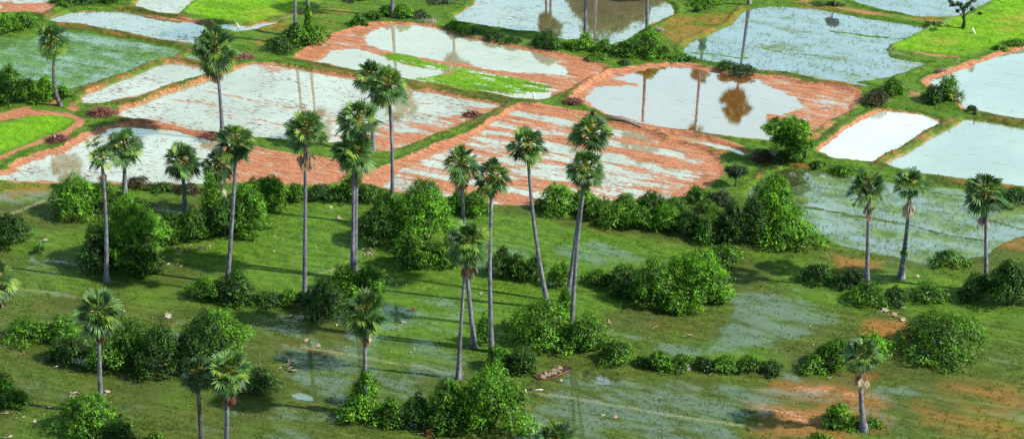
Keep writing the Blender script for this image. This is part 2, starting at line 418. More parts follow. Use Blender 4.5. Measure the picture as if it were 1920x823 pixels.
mudpolys = [  # (points, strength)
 ([(418,272),(480,280),(514,286),(575,296),(643,306),(650,322),(630,342),(600,350),(525,346),(470,346),(428,342),(410,310)], 1.15),
 ([(0,318),(60,290),(115,276),(163,251),(200,240),(222,240),(170,262),(120,286),(50,308),(0,330)], .9),
 ([(0,330),(60,334),(112,338),(330,340),(330,348),(100,348),(0,342)], .7),
 ([(690,232),(740,222),(800,228),(885,205),(953,197),(803,260),(735,286),(652,272),(640,255)], .75),
 ([(476,116),(520,118),(560,130),(520,134),(488,130)], .6),
 ([(150,176),(165,186),(200,188),(272,172),(340,152),(345,156),(272,182),(190,196),(148,196)], .6),
 ([(548,112),(570,92),(640,60),(700,44),(730,46),(700,58),(686,70),(690,82),(718,90),(769,102),(847,115),(905,126),(960,131),(1011,136),(1065,139),(1062,126),(1038,112),(1004,102),(1060,100),(1140,128),(1095,160),(1030,190),(1040,168),(1028,156),(960,142),(854,122),(769,109),(718,102),(667,93),(619,93),(606,109),(592,117)], 1.0),
 ([(1077,184),(1082,170),(1106,154),(1150,134),(1198,124),(1250,120),(1250,124),(1198,131),(1150,146),(1195,158),(1160,160),(1120,162),(1103,172),(1102,186),(1120,204),(1095,200)], 1.0),
 ([(1418,146),(1508,154),(1610,176),(1608,194),(1555,226),(1518,250),(1492,262),(1485,250),(1505,236),(1460,234),(1430,222),(1440,214),(1480,212),(1506,198),(1495,184),(1467,170),(1440,160)], .85),
 ([(1200,243),(1154,233),(1152,226),(1240,246),(1300,268),(1345,296),(1356,318),(1352,335),(1325,352),(1290,362),(1262,372),(1262,362),(1300,345),(1325,322),(1318,302),(1270,280),(1230,262)], 1.15),
 ([(684,345),(687,328),(718,314),(790,286),(885,247),(900,246),(860,268),(800,292),(740,318),(720,345),(700,352)], 1.1),
 ([(1733,153),(1740,144),(1828,115),(1828,121),(1760,142),(1745,152),(1762,164),(1790,172),(1788,180),(1750,172)], .9),
 ([(1212,44),(1266,31),(1292,34),(1266,58),(1218,54),(1205,60)], 1.0),
 ([(0,5),(60,8),(100,0),(105,15),(80,28),(0,26)], .7),
]
neonpolys = [
 ([(-60,236),(0,228),(51,218),(112,217),(139,222),(137,231),(112,244),(80,254),(51,266),(0,288),(-60,308)], 1.0, True),
 ([(1675,90),(1695,78),(1739,56),(1777,39),(1814,27),(1872,0),(1920,-22),(2000,-50),(2000,52),(1920,76),(1850,93),(1807,104),(1746,98),(1685,95)], 1.0, True),
 ([(337,20),(365,0),(400,-45),(645,-60),(602,0),(565,15),(514,31),(480,43),(440,46),(384,37)], .95, True),
 ([(716,100),(752,101),(820,117),(960,143),(1035,160),(1030,172),(975,177),(888,170),(790,152),(764,146),(800,142),(850,136),(800,127),(730,112)], .8, False),
]
muddry = [  # bare orange mud outside the flooded fields: tracks, banks, worn ground
 ([(-60,228),(0,214),(34,203),(55,198),(60,205),(95,207),(136,212),(158,223),(156,236),(130,252),(80,268),(34,284),(0,305),(-60,332),(-60,312),(0,292),(51,270),(80,258),(112,247),(141,232),(141,222),(112,216),(51,217),(0,227),(-60,236)], 1.0),
 ([(85,188),(105,183),(112,192),(95,200)], .8),
 ([(128,192),(150,192),(158,205),(140,210),(120,202)], .7),
 ([(560,98),(600,74),(650,54),(700,42),(760,42),(850,58),(960,84),(1060,103),(1060,110),(1000,102),(900,80),(800,56),(700,56),(620,90),(560,112)], .85),
 ([(1000,196),(1086,206),(1130,212),(1100,220),(1040,212),(985,204)], .75),
 ([(1150,228),(1210,236),(1260,244),(1350,262),(1400,276),(1398,282),(1330,268),(1240,252)], .75),
 ([(1436,740),(1480,725),(1545,720),(1570,700),(1590,705),(1560,740),(1600,730),(1630,760),(1560,790),(1440,808),(1410,790)], .34),
 ([(1536,286),(1535,270),(1604,222),(1640,206),(1660,206),(1606,230),(1565,258),(1548,280)], .9),
 ([(1830,118),(1780,133),(1740,146),(1733,154),(1742,170),(1728,160),(1730,148),(1775,130),(1826,113)], .8),
 ([(1440,262),(1520,255),(1560,226),(1600,208),(1580,222),(1530,262),(1500,268),(1470,276)], .5),
 ([(1700,170),(1730,172),(1730,188),(1700,185)], .45),
 ([(1510,0),(1580,10),(1660,26),(1740,36),(1790,40),(1740,42),(1640,32),(1500,6)], .55),
 ([(1430,296),(1400,290),(1370,280),(1430,285),(1470,292)], .45),
 ([(1690,98),(1746,100),(1800,106),(1800,110),(1746,106),(1690,97)], .8),
 ([(320,34),(390,42),(388,48),(330,40)], .6),
 ([(790,-20),(850,-20),(845,6),(800,6)], .6),
 ([(445,92),(480,112),(520,118),(490,120),(440,104)], .4),
 ([(385,118),(470,112),(478,118),(400,140)], .35),
]
drypolys = [  # thin grass with soil showing
 ([(0,340),(110,345),(90,375),(20,380),(-60,380)], .6), ([(0,380),(160,400),(140,470),(40,450)], .35),
 ([(1560,478),(1660,490),(1660,520),(1560,515)], .7), ([(1400,720),(1650,690),(1700,830),(1380,830)], .62),
 ([(1610,595),(1720,600),(1720,650),(1620,640)], .85), ([(1700,700),(2000,690),(2000,830),(1700,830)], .5),
 ([(1840,440),(2000,430),(2000,480),(1840,480)], .5), ([(440,20),(680,0),(640,60),(560,90),(460,100)], .45),
 ([(1240,30),(1420,15),(1360,60),(1270,90),(1230,70)], .65), ([(1480,0),(1780,30),(1780,50),(1500,20)], .55),
 ([(480,620),(700,620),(620,720),(480,720)], .28), ([(960,560),(1340,580),(1330,660),(1120,650)], .25),
 ([(0,560),(420,560),(400,620),(0,620)], .25), ([(150,250),(10,320),(0,300),(140,240)], .2),
 ([(1860,30),(2000,20),(2000,60),(1880,62)], .8), ([(1740,70),(1790,70),(1780,90),(1740,88)], .9),
 ([(340,690),(560,700),(500,800),(340,800)], .25), ([(1440,30),(1200,60),(1240,100),(1300,80)], .4),
 ([(980,410),(1100,410),(1400,470),(1320,480),(1060,440)], .3), ([(1490,600),(1640,570),(1640,590),(1500,640)], .3),
]
wetpolys = [
 ([(960,428),(1010,428),(1000,455),(955,458)], .5), ([(1040,455),(1120,450),(1220,468),(1210,500),(1120,505),(1020,480)], .62),
 ([(1365,550),(1395,545),(1450,546),(1510,558),(1582,590),(1560,615),(1480,640),(1400,665),(1330,672),(1230,668),(1200,640),(1290,640),(1350,600)], .72),
 ([(1050,696),(1130,698),(1250,712),(1400,716),(1475,718),(1480,740),(1450,770),(1400,800),(1380,850),(940,850),(950,810),(1000,760),(1010,735),(1040,720)], .66),
 ([(540,625),(700,615),(870,650),(900,690),(840,735),(760,765),(640,765),(540,740),(520,690)], .60),
 ([(700,520),(900,550),(950,600),(860,640),(720,600)], .42), ([(1080,560),(1180,580),(1250,600),(1240,650),(1130,640),(1080,600)], .42),
 ([(1650,708),(1740,712),(1810,750),(1800,770),(1700,750),(1640,730)], .60), ([(1820,750),(2000,740),(2000,800),(1860,790)], .55),
 ([(40,540),(130,548),(130,556),(20,548)], .8), ([(60,640),(200,670),(260,700),(330,760),(240,790),(140,730),(40,680)], .42),
 ([(420,740),(560,740),(640,770),(700,830),(420,850)], .44), ([(240,720),(350,740),(400,790),(280,800)], .42),
 ([(1240,60),(1340,50),(1290,90),(1230,90)], .35), ([(0,70),(120,60),(120,160),(0,160)], .4),
 ([(1790,560),(1800,600),(2000,620),(2000,650),(1860,640)], .3), ([(960,520),(1080,500),(1090,540),(1000,560)], .35),
 ([(1500,395),(1530,440),(1600,470),(1560,480),(1500,440)], .35), ([(1560,490),(1620,575),(1700,570),(1640,480)], .1),
 ([(1855,580),(1900,640),(2000,640),(2000,560)], .3), ([(1790,445),(1840,440),(1900,470),(1840,500),(1790,490)], .3),
]
darkwet = []
lushpolys = [ ([(480,360),(700,380),(960,400),(1340,470),(1300,560),(1040,600),(900,640),(700,590),(480,540),(300,480),(300,420)], 1.0),
 ([(0,400),(200,440),(480,520),(560,570),(540,620),(300,580),(0,540)], .55), ([(1380,460),(1600,490),(2000,520),(2000,620),(1700,600),(1480,560)], .8),
 ([(-60,-60),(2000,-60),(2000,380),(-60,380)], .8), ([(1100,590),(1500,640),(1480,700),(1100,680)], .5), ([(640,500),(1000,520),(1040,640),(1000,720),(700,700)], .75),
 ([(1640,560),(2000,560),(2000,720),(1760,700)], .5), ([(0,740),(120,760),(300,830),(0,850)], .5), ([(1560,780),(2000,760),(2000,860),(1560,860)], .35)]
pathlines = [ ([(565,650),(640,662),(740,680),(860,704)], .22, .8), ([(1010,738),(1120,755),(1240,775),(1340,790),(1430,802)], .22, .95), ([(0,408),(40,394),(82,378),(115,372)], .35, .8),
 ([(565,524),(620,508),(655,488)], .25, .6), ([(10,535),(60,545),(140,556)], .3, .5), ([(480,0),(510,-8),(700,-30)], .2, .3), ([(1667,96),(1675,84),(1740,55),(1830,18),(1875,-6)], .28, .85),
 ([(1667,96),(1672,102),(1700,108)], .25, .8), ([(1764,134),(1796,118),(1800,110)], .2, .7), ([(440,60),(500,48),(560,24),(600,4)], .18, .8), ([(1000,726),(985,752),(1000,800)], .4, .25)]
ridgelines = [ [(85,78),(180,90),(280,101)], [(-20,90),(60,100),(140,118),(205,131)], [(150,130),(230,113),(300,93)], [(1430,90),(1480,98),(1530,104)], [(1560,58),(1640,67),(1700,72)],
 [(1500,384),(1600,402),(1700,420),(1780,440),(1850,452)], [(1720,356),(1850,370),(1900,376)], [(1855,408),(1930,432)], [(1300,98),(1400,108)],
  # thin mud ridges rising through the central white paddy
 [(296,192),(360,203),(430,215),(500,226)], [(381,167),(430,178),(480,189),(560,204),(633,218)], [(480,224),(534,235),(600,246),(660,262)],
 [(760,204),(800,212),(847,223)], [(700,176),(760,190),(850,200),(930,204)], [(560,214),(640,226),(720,244),(800,256)], [(330,186),(400,196),(470,208)],
 [(640,250),(720,262),(780,266)], [(1150,152),(1195,160)], [(1440,214),(1500,228),(1545,226)]]

# ------------------------------------------------------------------ terrain sheet
X0, X1, Y0, Y1, STEP = -78.0, 78.0, 158.0, 292.0, .22
def axis(a, b, step, far):
    core = np.arange(a, b + step * .5, step)
    g = []; s = step; x = b
    while x < far[1]: s *= 1.35; x += s; g.append(x)
    l = []; s = step; x = a
    while x > far[0]: s *= 1.35; x -= s; l.append(x)
    return np.concatenate([np.array(l[::-1]), core, np.array(g)])
xs = axis(X0, X1, STEP, (-4000, 4000)); ys = axis(Y0, Y1, STEP, (-2500, 6000))
GX, GY = np.meshgrid(xs, ys)
fine = (GX >= X0 - 3) & (GX <= X1 + 3) & (GY >= Y0 - 3) & (GY <= Y1 + 3)
wx = GX + 1.1 * fbm(GX * .35, GY * .35, 3, 3) + .35 * fbm(GX * 1.7, GY * 1.7, 5, 3)
wy = GY + 1.1 * fbm(GX * .35, GY * .35, 11, 3) + .35 * fbm(GX * 1.7, GY * 1.7, 13, 3)
mid = fbm(GX * .25, GY * .25, 21, 4); fin = fbm(GX * 1.3, GY * 1.3, 23, 4, .6); mic = fbm(GX * 3.1, GY * 3.1, 29, 2)
a0 = gp(480, 189); a1 = gp(633, 218); rd = (a1 - a0) / np.linalg.norm(a1 - a0)
ru = GX * rd[0] + GY * rd[1]; rv = -GX * rd[1] + GY * rd[0]
strk = fbm(ru * .35, rv * 1.9, 31, 4, .6)
Z = .07 * mid + .05 * fin
Z = Z * np.where(fine, 1, .3)
MUD = np.zeros_like(Z); NEON = np.zeros_like(Z); WET = np.zeros_like(Z); LUSH = np.full_like(Z, .25); DRY = np.zeros_like(Z); PATH = np.zeros_like(Z)
INF = np.zeros_like(Z)
def win(P, pad=3.0):
    i0 = max(np.searchsorted(xs, P[:, 0].min() - pad) - 1, 0); i1 = np.searchsorted(xs, P[:, 0].max() + pad) + 1
    j0 = max(np.searchsorted(ys, P[:, 1].min() - pad) - 1, 0); j1 = np.searchsorted(ys, P[:, 1].max() + pad) + 1
    return slice(j0, j1), slice(i0, i1)
def soft(pts, w=.8):
    P = gpoly(pts); s = win(P, 4 + w)
    return s, sst(sdf_poly(wx[s], wy[s], P), w, -w)
# muddy areas first, they shape the floor of the fields
MP = np.zeros_like(Z)
for pts, k in mudpolys:
    s, m = soft(pts, .7); MP[s] = np.maximum(MP[s], m * k)
RL = np.zeros_like(Z)
for pts in ridgelines:
    P = gpoly(pts); s = win(P)
    d = dist_line(wx[s], wy[s] , P)
    RL[s] = np.maximum(RL[s], sst(d + .8 * strk[s], .55, .0) * np.clip(.75 + 1.2 * strk[s], 0, 1))
NP_ = np.zeros_like(Z)
for pts, k, dryland in neonpolys:
    s, m = soft(pts, .9)
    if dryland: NEON[s] = np.maximum(NEON[s], m * k)
    else: NP_[s] = np.maximum(NP_[s], m * k)
for f in F:
    P = f['P']; s = win(P)
    d = sdf_poly(wx[s], wy[s], P)
    inside = sst(d, .15, -.55)
    lvl = WL
    fl = lvl + f['floor'] + .05 * mid[s] + .05 * fin[s] + .14 * strk[s] + .085 * mic[s]
    if f.get('mudall'): fl = fl + f['mudall'] * .12
    mp = MP[s] * .16
    if f is ST:
        lane = fbm(rv[s] * .62, ru[s] * .035, 47, 3) * .42 + .085
        fl = fl + lane + .12 * strk[s]
    fl = fl + mp * (1 + 1.0 * strk[s]) + .17 * RL[s] + .16 * NP_[s] * (1 + 1.8 * strk[s])
    fl = np.minimum(fl, -.01 + .04 * fin[s])
    Z[s] = Z[s] * (1 - inside) + fl * inside
    INF[s] = np.maximum(INF[s], inside)
    if f['kind'] in ('marshy', 'reedy', 'weedy', 'dark'):
        NEON[s] = NEON[s] * (1 - inside); MUD[s] = MUD[s] * (1 - inside) + inside * MP[s]
        WET[s] = np.maximum(WET[s], inside * .5)
    else:
        MUD[s] = np.maximum(MUD[s], inside)
    rim = f['rim']
    if rim > 0:
        rr = sst(d + 1.1 * strk[s] * rim + .5 * mid[s], rim * .75 + .12, rim * .1) * np.clip(rim * 1.3, 0, 1)
        MUD[s] = np.maximum(MUD[s], rr * (d > -.6))
        f_b = np.exp(-((d - .55) / .4) ** 2) * .20
        Z[s] = Z[s] + f_b * (1 - inside)
    else:
        Z[s] = Z[s] + np.exp(-((d - .5) / .35) ** 2) * .05 * (1 - inside)
MUDF = MUD.copy()
# narrow banks with a field on either side are worn and brown
N1 = np.full_like(Z, 9.0); N2 = np.full_like(Z, 9.0)
for f in F:
    s = win(f['P']); d = sdf_poly(wx[s], wy[s], f['P']); d = np.where(d < 0, 8.0, d)
    a = N1[s].copy(); N2[s] = np.minimum(N2[s], np.maximum(d, a)); N1[s] = np.minimum(a, d)
NARROW = sst(N1 + N2, 3.2, 1.6) * (1 - INF)
Z = Z + NARROW * .14
NEON = np.maximum(NEON, NP_ * sst(NP_, .2, .6)); MUD = MUD * (1 - NP_ * (NP_ > .3))
for pts, k in muddry:
    s, m = soft(pts, .45); MUD[s] = np.maximum(MUD[s], m * k); NEON[s] *= (1 - m)
for pts, k in drypolys:
    s, m = soft(pts, 2.2); DRY[s] = np.maximum(DRY[s], m * k)
for pts, k in lushpolys:
    s, m = soft(pts, 3.0); LUSH[s] = np.maximum(LUSH[s], m * k)
for pts, k in wetpolys:
    s, m = soft(pts, 1.6); WET[s] = np.maximum(WET[s], m * k)
for pts, wd, k in pathlines:
    P = gpoly(pts); s = win(P); d = dist_line(wx[s] * .5 + GX[s] * .5, wy[s] * .5 + GY[s] * .5, P)
    PATH[s] = np.maximum(PATH[s], sst(d, wd * 1.3, wd * .4) * k); Z[s] += sst(d, wd * 2.2, wd * .4) * .06 * k
WET = np.where(GY < 215, np.maximum(WET, .22 + .9 * np.clip(fbm(GX * .06, GY * .11, 71, 4) * 1.8 + .08, 0, .5)), WET)
DRY = np.maximum(DRY, NARROW * (.45 + 1.2 * strk)); LUSH = LUSH * (1 - .9 * NARROW)
WET = WET * (1 - NEON) * (1 - NARROW); WET = np.where((MUD > .5) & (INF > .5), .34, WET)
WET = WET * np.where(fine, 1, .3)
far = ~fine
LUSH = np.where(far, .5 + .6 * mid, LUSH); WET = np.where(far, .3 + 1.2 * np.clip(mid, 0, 1), WET); DRY = np.where(far, .3, DRY)

ny, nx = Z.shape
idx = np.arange(ny * nx).reshape(ny, nx)
quads = np.stack([idx[:-1, :-1].ravel(), idx[:-1, 1:].ravel(), idx[1:, 1:].ravel(), idx[1:, :-1].ravel()], 1)
ground = mesh_obj('ground', np.stack([GX.ravel(), GY.ravel(), Z.ravel()], 1), quads, M['ground'], smooth=True)
ground['kind'] = 'structure'
for nm, (r, g_, b, a) in (('cover', (MUD, NEON, WET, DRY)), ('cover2', (LUSH, DRY, PATH, PATH))):
    at = ground.data.attributes.new(nm, 'FLOAT_COLOR', 'POINT')
    at.data.foreach_set('color', np.stack([r.ravel(), g_.ravel(), b.ravel(), a.ravel()], 1).astype(np.float32).ravel())

def ground_z(x, y):
    x = np.atleast_1d(x); y = np.atleast_1d(y)
    i = np.clip(np.searchsorted(xs, x), 1, nx - 1); j = np.clip(np.searchsorted(ys, y), 1, ny - 1)
    return Z[j, i]
def sample(A, x, y):
    i = np.clip(np.searchsorted(xs, x), 1, nx - 1); j = np.clip(np.searchsorted(ys, y), 1, ny - 1)
    return A[j, i]

# water lying in each field, its edge tucked under the banks
for k, f in enumerate(F):
    P = f['P']; n = len(P)
    area = sum(P[i][0] * P[(i + 1) % n][1] - P[(i + 1) % n][0] * P[i][1] for i in range(n))
    if area < 0: P = P[::-1]
    off = []
    for i in range(n):
        e1 = P[i] - P[i - 1]; e2 = P[(i + 1) % n] - P[i]
        n1 = np.array([e1[1], -e1[0]]) / (np.linalg.norm(e1) + 1e-9); n2 = np.array([e2[1], -e2[0]]) / (np.linalg.norm(e2) + 1e-9)
        b = n1 + n2; b = b / (np.linalg.norm(b) + 1e-6)
        off.append(P[i] + b * .75)
    lv = WL - .0007 * k
    if f['kind'] == 'dark': lv = WL + .005
    V = np.array([(p[0], p[1], lv) for p in off])
    o = mesh_obj('water', V, np.arange(n)[None, :], M[f['kind']])
    o['kind'] = 'structure'
# ------------------------------------------------------------------ sugar palms
def frond_fan(rng, base, d, L, spread=2.0, nseg=20, droop=.25, col=(.05, .12, .03), w0=1.0, curl=0.0):
    """one fan leaf: pleated segments joined near the stalk and free at the tips"""
    d = d / np.linalg.norm(d)
    up = np.array([0, 0, 1.0])
    n = up - d * np.dot(up, d)
    if np.linalg.norm(n) < .15: n = np.array([d[1], -d[0], .3])
    n /= np.linalg.norm(n)
    roll = rng.normal(0, .45); s = np.cross(n, d)
    n, s = n * math.cos(roll) + s * math.sin(roll), s * math.cos(roll) - n * math.sin(roll)
    V, T, C = [], [], []
    for k in range(nseg):
        a = (k / (nseg - 1) - .5) * 2 * spread + rng.normal(0, .03)
        ax = d * math.cos(a) + s * math.sin(a) + n * (.18 * abs(math.sin(a)) + rng.normal(0, .05)) 
        ax /= np.linalg.norm(ax)
        l = L * (1 - .22 * (abs(a) / spread) ** 2) * rng.uniform(.9, 1.06)
        side = np.cross(n, ax); side /= np.linalg.norm(side) + 1e-9
        hw = l * .55 * spread / nseg * 1.22 * w0
        dr = droop * l * rng.uniform(.7, 1.4)
        m = base + ax * l * .55 + np.array([0, 0, -dr * .22])
        t = base + ax * l * (.98 - curl * .3) + np.array([0, 0, -dr])
        fold = n * hw * .55
        i = len(V)
        V += [base, m - side * hw - fold, m + fold * .3, m + side * hw - fold, t]
        T += [(i, i + 1, i + 2), (i, i + 2, i + 3), (i + 1, i + 4, i + 2), (i + 2, i + 4, i + 3)]
        c = np.array(col) * rng.uniform(.6, 1.45)
        C += [c * .9, c, c * 1.1, c, c * 1.05 + np.array([.02, .02, 0])]
    return V, T, C

def palm_leaves(rng, R_, n, lo, hi, cols, stalk, Lf=.47, droop=.3, curl=0, spread=1.7, nseg=15, sparse=None):
    V, T, C = [], [], []
    az0 = rng.uniform(0, 6.28)
    for i in range(n):
        az = az0 + i * 2.39996 + rng.normal(0, .15)
        e = lo + (hi - lo) * ((i + .5) / n) + rng.normal(0, .16)
        d = np.array([math.cos(az) * math.cos(e), math.sin(az) * math.cos(e), math.sin(e)])
        pl = R_ * rng.uniform(.34, .66)
        L = R_ * Lf * rng.uniform(.88, 1.12)
        b0 = np.array([0, 0, -R_ * .10])
        bend = np.array([0, 0, -.12 * pl * math.cos(e)])
        b1 = b0 + d * pl + bend
        # stalk
        s = np.cross(d, [0, 0, 1.0]); s /= np.linalg.norm(s) + 1e-6; u = np.cross(s, d)
        wv = .075; k = len(V)
        sc = np.array(stalk[int(rng.integers(len(stalk)))]) * rng.uniform(.8, 1.15)
        V += [b0 - s * wv * 1.5, b0 + s * wv * 1.5, b0 + u * wv, b1 - s * wv * .6, b1 + s * wv * .6, b1 + u * wv * .5]
        T += [(k, k + 3, k + 5), (k, k + 5, k + 2), (k + 2, k + 5, k + 4), (k + 2, k + 4, k + 1), (k, k + 1, k + 4), (k, k + 4, k + 3)]
        C += [sc] * 6
        d2 = d + np.array([0, 0, -.22 - .2 * (e < 0)]); 
        col = np.array(cols[int(rng.integers(len(cols)))])
        v, t, c = frond_fan(rng, b1 - d * .05, d2, L, spread * rng.uniform(.85, 1.05), nseg, droop * rng.uniform(.5, 1.9), col, curl=curl)
        k = len(V); V += v; T += [(a + k, b + k, c_ + k) for a, b, c_ in t]; C += c
    return np.array(V), np.array(T), np.array(C)

GREEN = [(.055, .14, .028), (.030, .075, .018), (.11, .23, .045), (.08, .19, .045), (.21, .32, .05), (.035, .09, .025)]
DARKG = [(.030, .070, .024), (.040, .09, .028), (.06, .12, .03)]
STALK = [(.46, .40, .10), (.26, .34, .07), (.52, .36, .09), (.16, .26, .05)]
DRYC = [(.26, .15, .08), (.36, .25, .15), (.16, .08, .045), (.46, .38, .28)]
REDC = [(.30, .10, .05), (.20, .06, .03), (.40, .18, .10), (.14, .05, .03)]

PALM_Y = {}
def leafy(rng, pts, size, cols, outward, jitter=.6):
    """diamond leaves at pts, facing roughly outward"""
    n = len(pts)
    nn = outward + rng.normal(0, jitter, (n, 3)); nn[:, 2] += .25
    nn /= np.linalg.norm(nn, axis=1)[:, None] + 1e-9
    t = rng.normal(0, 1, (n, 3)); t -= nn * np.sum(t * nn, 1)[:, None]; t /= np.linalg.norm(t, axis=1)[:, None] + 1e-9
    b = np.cross(nn, t)
    L = (size * rng.uniform(.6, 1.3, n))[:, None]
    w_ = L * rng.uniform(.35, .6, n)[:, None]
    V = np.stack([pts - t * L * .5, pts - b * w_ * .5 + nn * L * .06, pts + t * L * .5 - nn * L * .1, pts + b * w_ * .5 + nn * L * .06], 1).reshape(-1, 3)
    Fq = np.arange(n * 4).reshape(n, 4)
    C = np.repeat(cols, 4, axis=0)
    return V, Fq, C

def palm(label, base, crown, rpx, group, seed, n=32, lo=-.75, green=GREEN, skirt=0, skirtcol=DRYC, skirt_len=1.0, bend=0, bendk=.0, vine=None, dark=False, tall=1.0, sprigs=None, base_flare=1.0, rtr=1.0, rough_low=False):
    rng = np.random.default_rng(seed)
    g = gp(*base); z0 = float(ground_z(g[0], g[1])[0])
    g = gp(base[0], base[1], z0)
    top = on_plane_y(crown[0], crown[1], g[1])
    sc = FPX / depth_at(g[1], top[2])
    R_ = rpx / sc * 1.16
    root = thing('palm_tree', label, 'palm tree', (g[0], g[1], z0), group)
    H = top[2] - z0; dx = top[0] - g[0]; dy = rng.normal(0, .35)
    # trunk with a gentle curve
    K = 22; pts = []; rads = []
    for i in range(K):
        t = i / (K - 1)
        x = dx * t + bend / sc * math.sin(math.pi * t) + bendk / sc * math.sin(2 * math.pi * t)
        pts.append((x, dy * t * t + .1 * math.sin(t * 5 + seed), -.35 + (H - .1 * R_ + .35) * t))
        r = (.205 - .05 * t) * rtr + .17 * base_flare * math.exp(-t * H / 1.1) + .05 * math.exp(-t * H / 5)
        rads.append(r * (1 + .04 * math.sin(i * 2.7 + seed)))
    V, Q, T = tube(pts, rads, 10)
    tr = mesh_obj('trunk', V, [Q, T], M['trunk_dark'] if dark else M['trunk'], root, smooth=True)
    # crown
    V, T, C = palm_leaves(rng, R_, int(n * 1.4), lo, 1.35, green, STALK, droop=.22)
    V[:, 2] *= tall
    V = V + np.array([dx, dy, H])
    parts = [(V, None, T)]; Cs = [C]
    if sprigs:
        for (su, sv, sr) in sprigs:
            p = on_plane_y(su, sv, g[1]) - np.array([g[0], g[1] , z0])
            V2, T2, C2 = palm_leaves(rng, sr / sc, 5, -.6, 1.0, green, STALK, droop=.4)
            st, sq, s3 = tube([(dx, dy, H - .3), tuple(p)], [.05, .03], 5)
            parts += [(V2 + p, None, T2), (st, sq, s3)]; Cs += [C2, np.tile(np.array([[.2, .25, .05]]), (len(st), 1))]
    V, Fs = join(parts)
    mesh_obj('crown', V, Fs, M['frond'], root, cols=np.concatenate(Cs))
    if skirt:
        V, T, C = palm_leaves(rng, R_ * .85 * skirt_len, int(skirt * 1.5), -1.5, -1.0, skirtcol, skirtcol, Lf=.55, droop=.15, curl=1.2, spread=.75, nseg=11)
        V[:, :2] *= .75
        mesh_obj('dry_fronds', V + np.array([dx, dy, H - R_ * .68]), T, M['dead'], root, cols=C)
    # leaf bases and fruit bunch just under the crown
    V, T, C = palm_leaves(rng, R_ * .42, 12, -1.3, -.3, [(.10, .06, .03)], [(.16, .10, .05), (.07, .05, .03)], Lf=.25, droop=.1, spread=.6, nseg=5)
    mesh_obj('leaf_bases', V + np.array([dx, dy, H - R_ * .12]), T, M['dead'], root, cols=C)
    if vine:
        for (vt, vb, wpx) in vine:
            zb = on_plane_y(base[0], vb, g[1])[2] - z0; zt = on_plane_y(base[0], vt, g[1])[2] - z0
            zb = max(zb, 0); nl = int(260 * (zt - zb) * (wpx / sc) / 1.2) + 120
            t = rng.uniform(0, 1, nl); z = zb + (zt - zb) * t
            tt = np.clip(z / H, 0, 1)
            cx = dx * tt + bend / sc * np.sin(math.pi * tt) + bendk / sc * np.sin(2 * math.pi * tt); cy = dy * tt * tt
            prof = (wpx / sc * .5) * (.62 + .38 * np.sin(t * 9 + seed) * np.sin(t * 4 + 1)) * (1 - .45 * t)
            a = rng.uniform(0, 6.28, nl); rr = prof * rng.uniform(.55, 1.12, nl)
            o3 = np.stack([np.cos(a), np.sin(a), np.zeros(nl)], 1)
            pal = np.array(PAL['b']); cols = pal[rng.integers(0, len(pal), nl)] * rng.uniform(.7, 1.3, nl)[:, None]
            V, Q, C = leafy(rng, np.stack([cx, cy, z], 1) + o3 * rr[:, None], .34, cols, o3)
            mesh_obj('vine', V, Q, M['leaf'], root, cols=C)
    return root

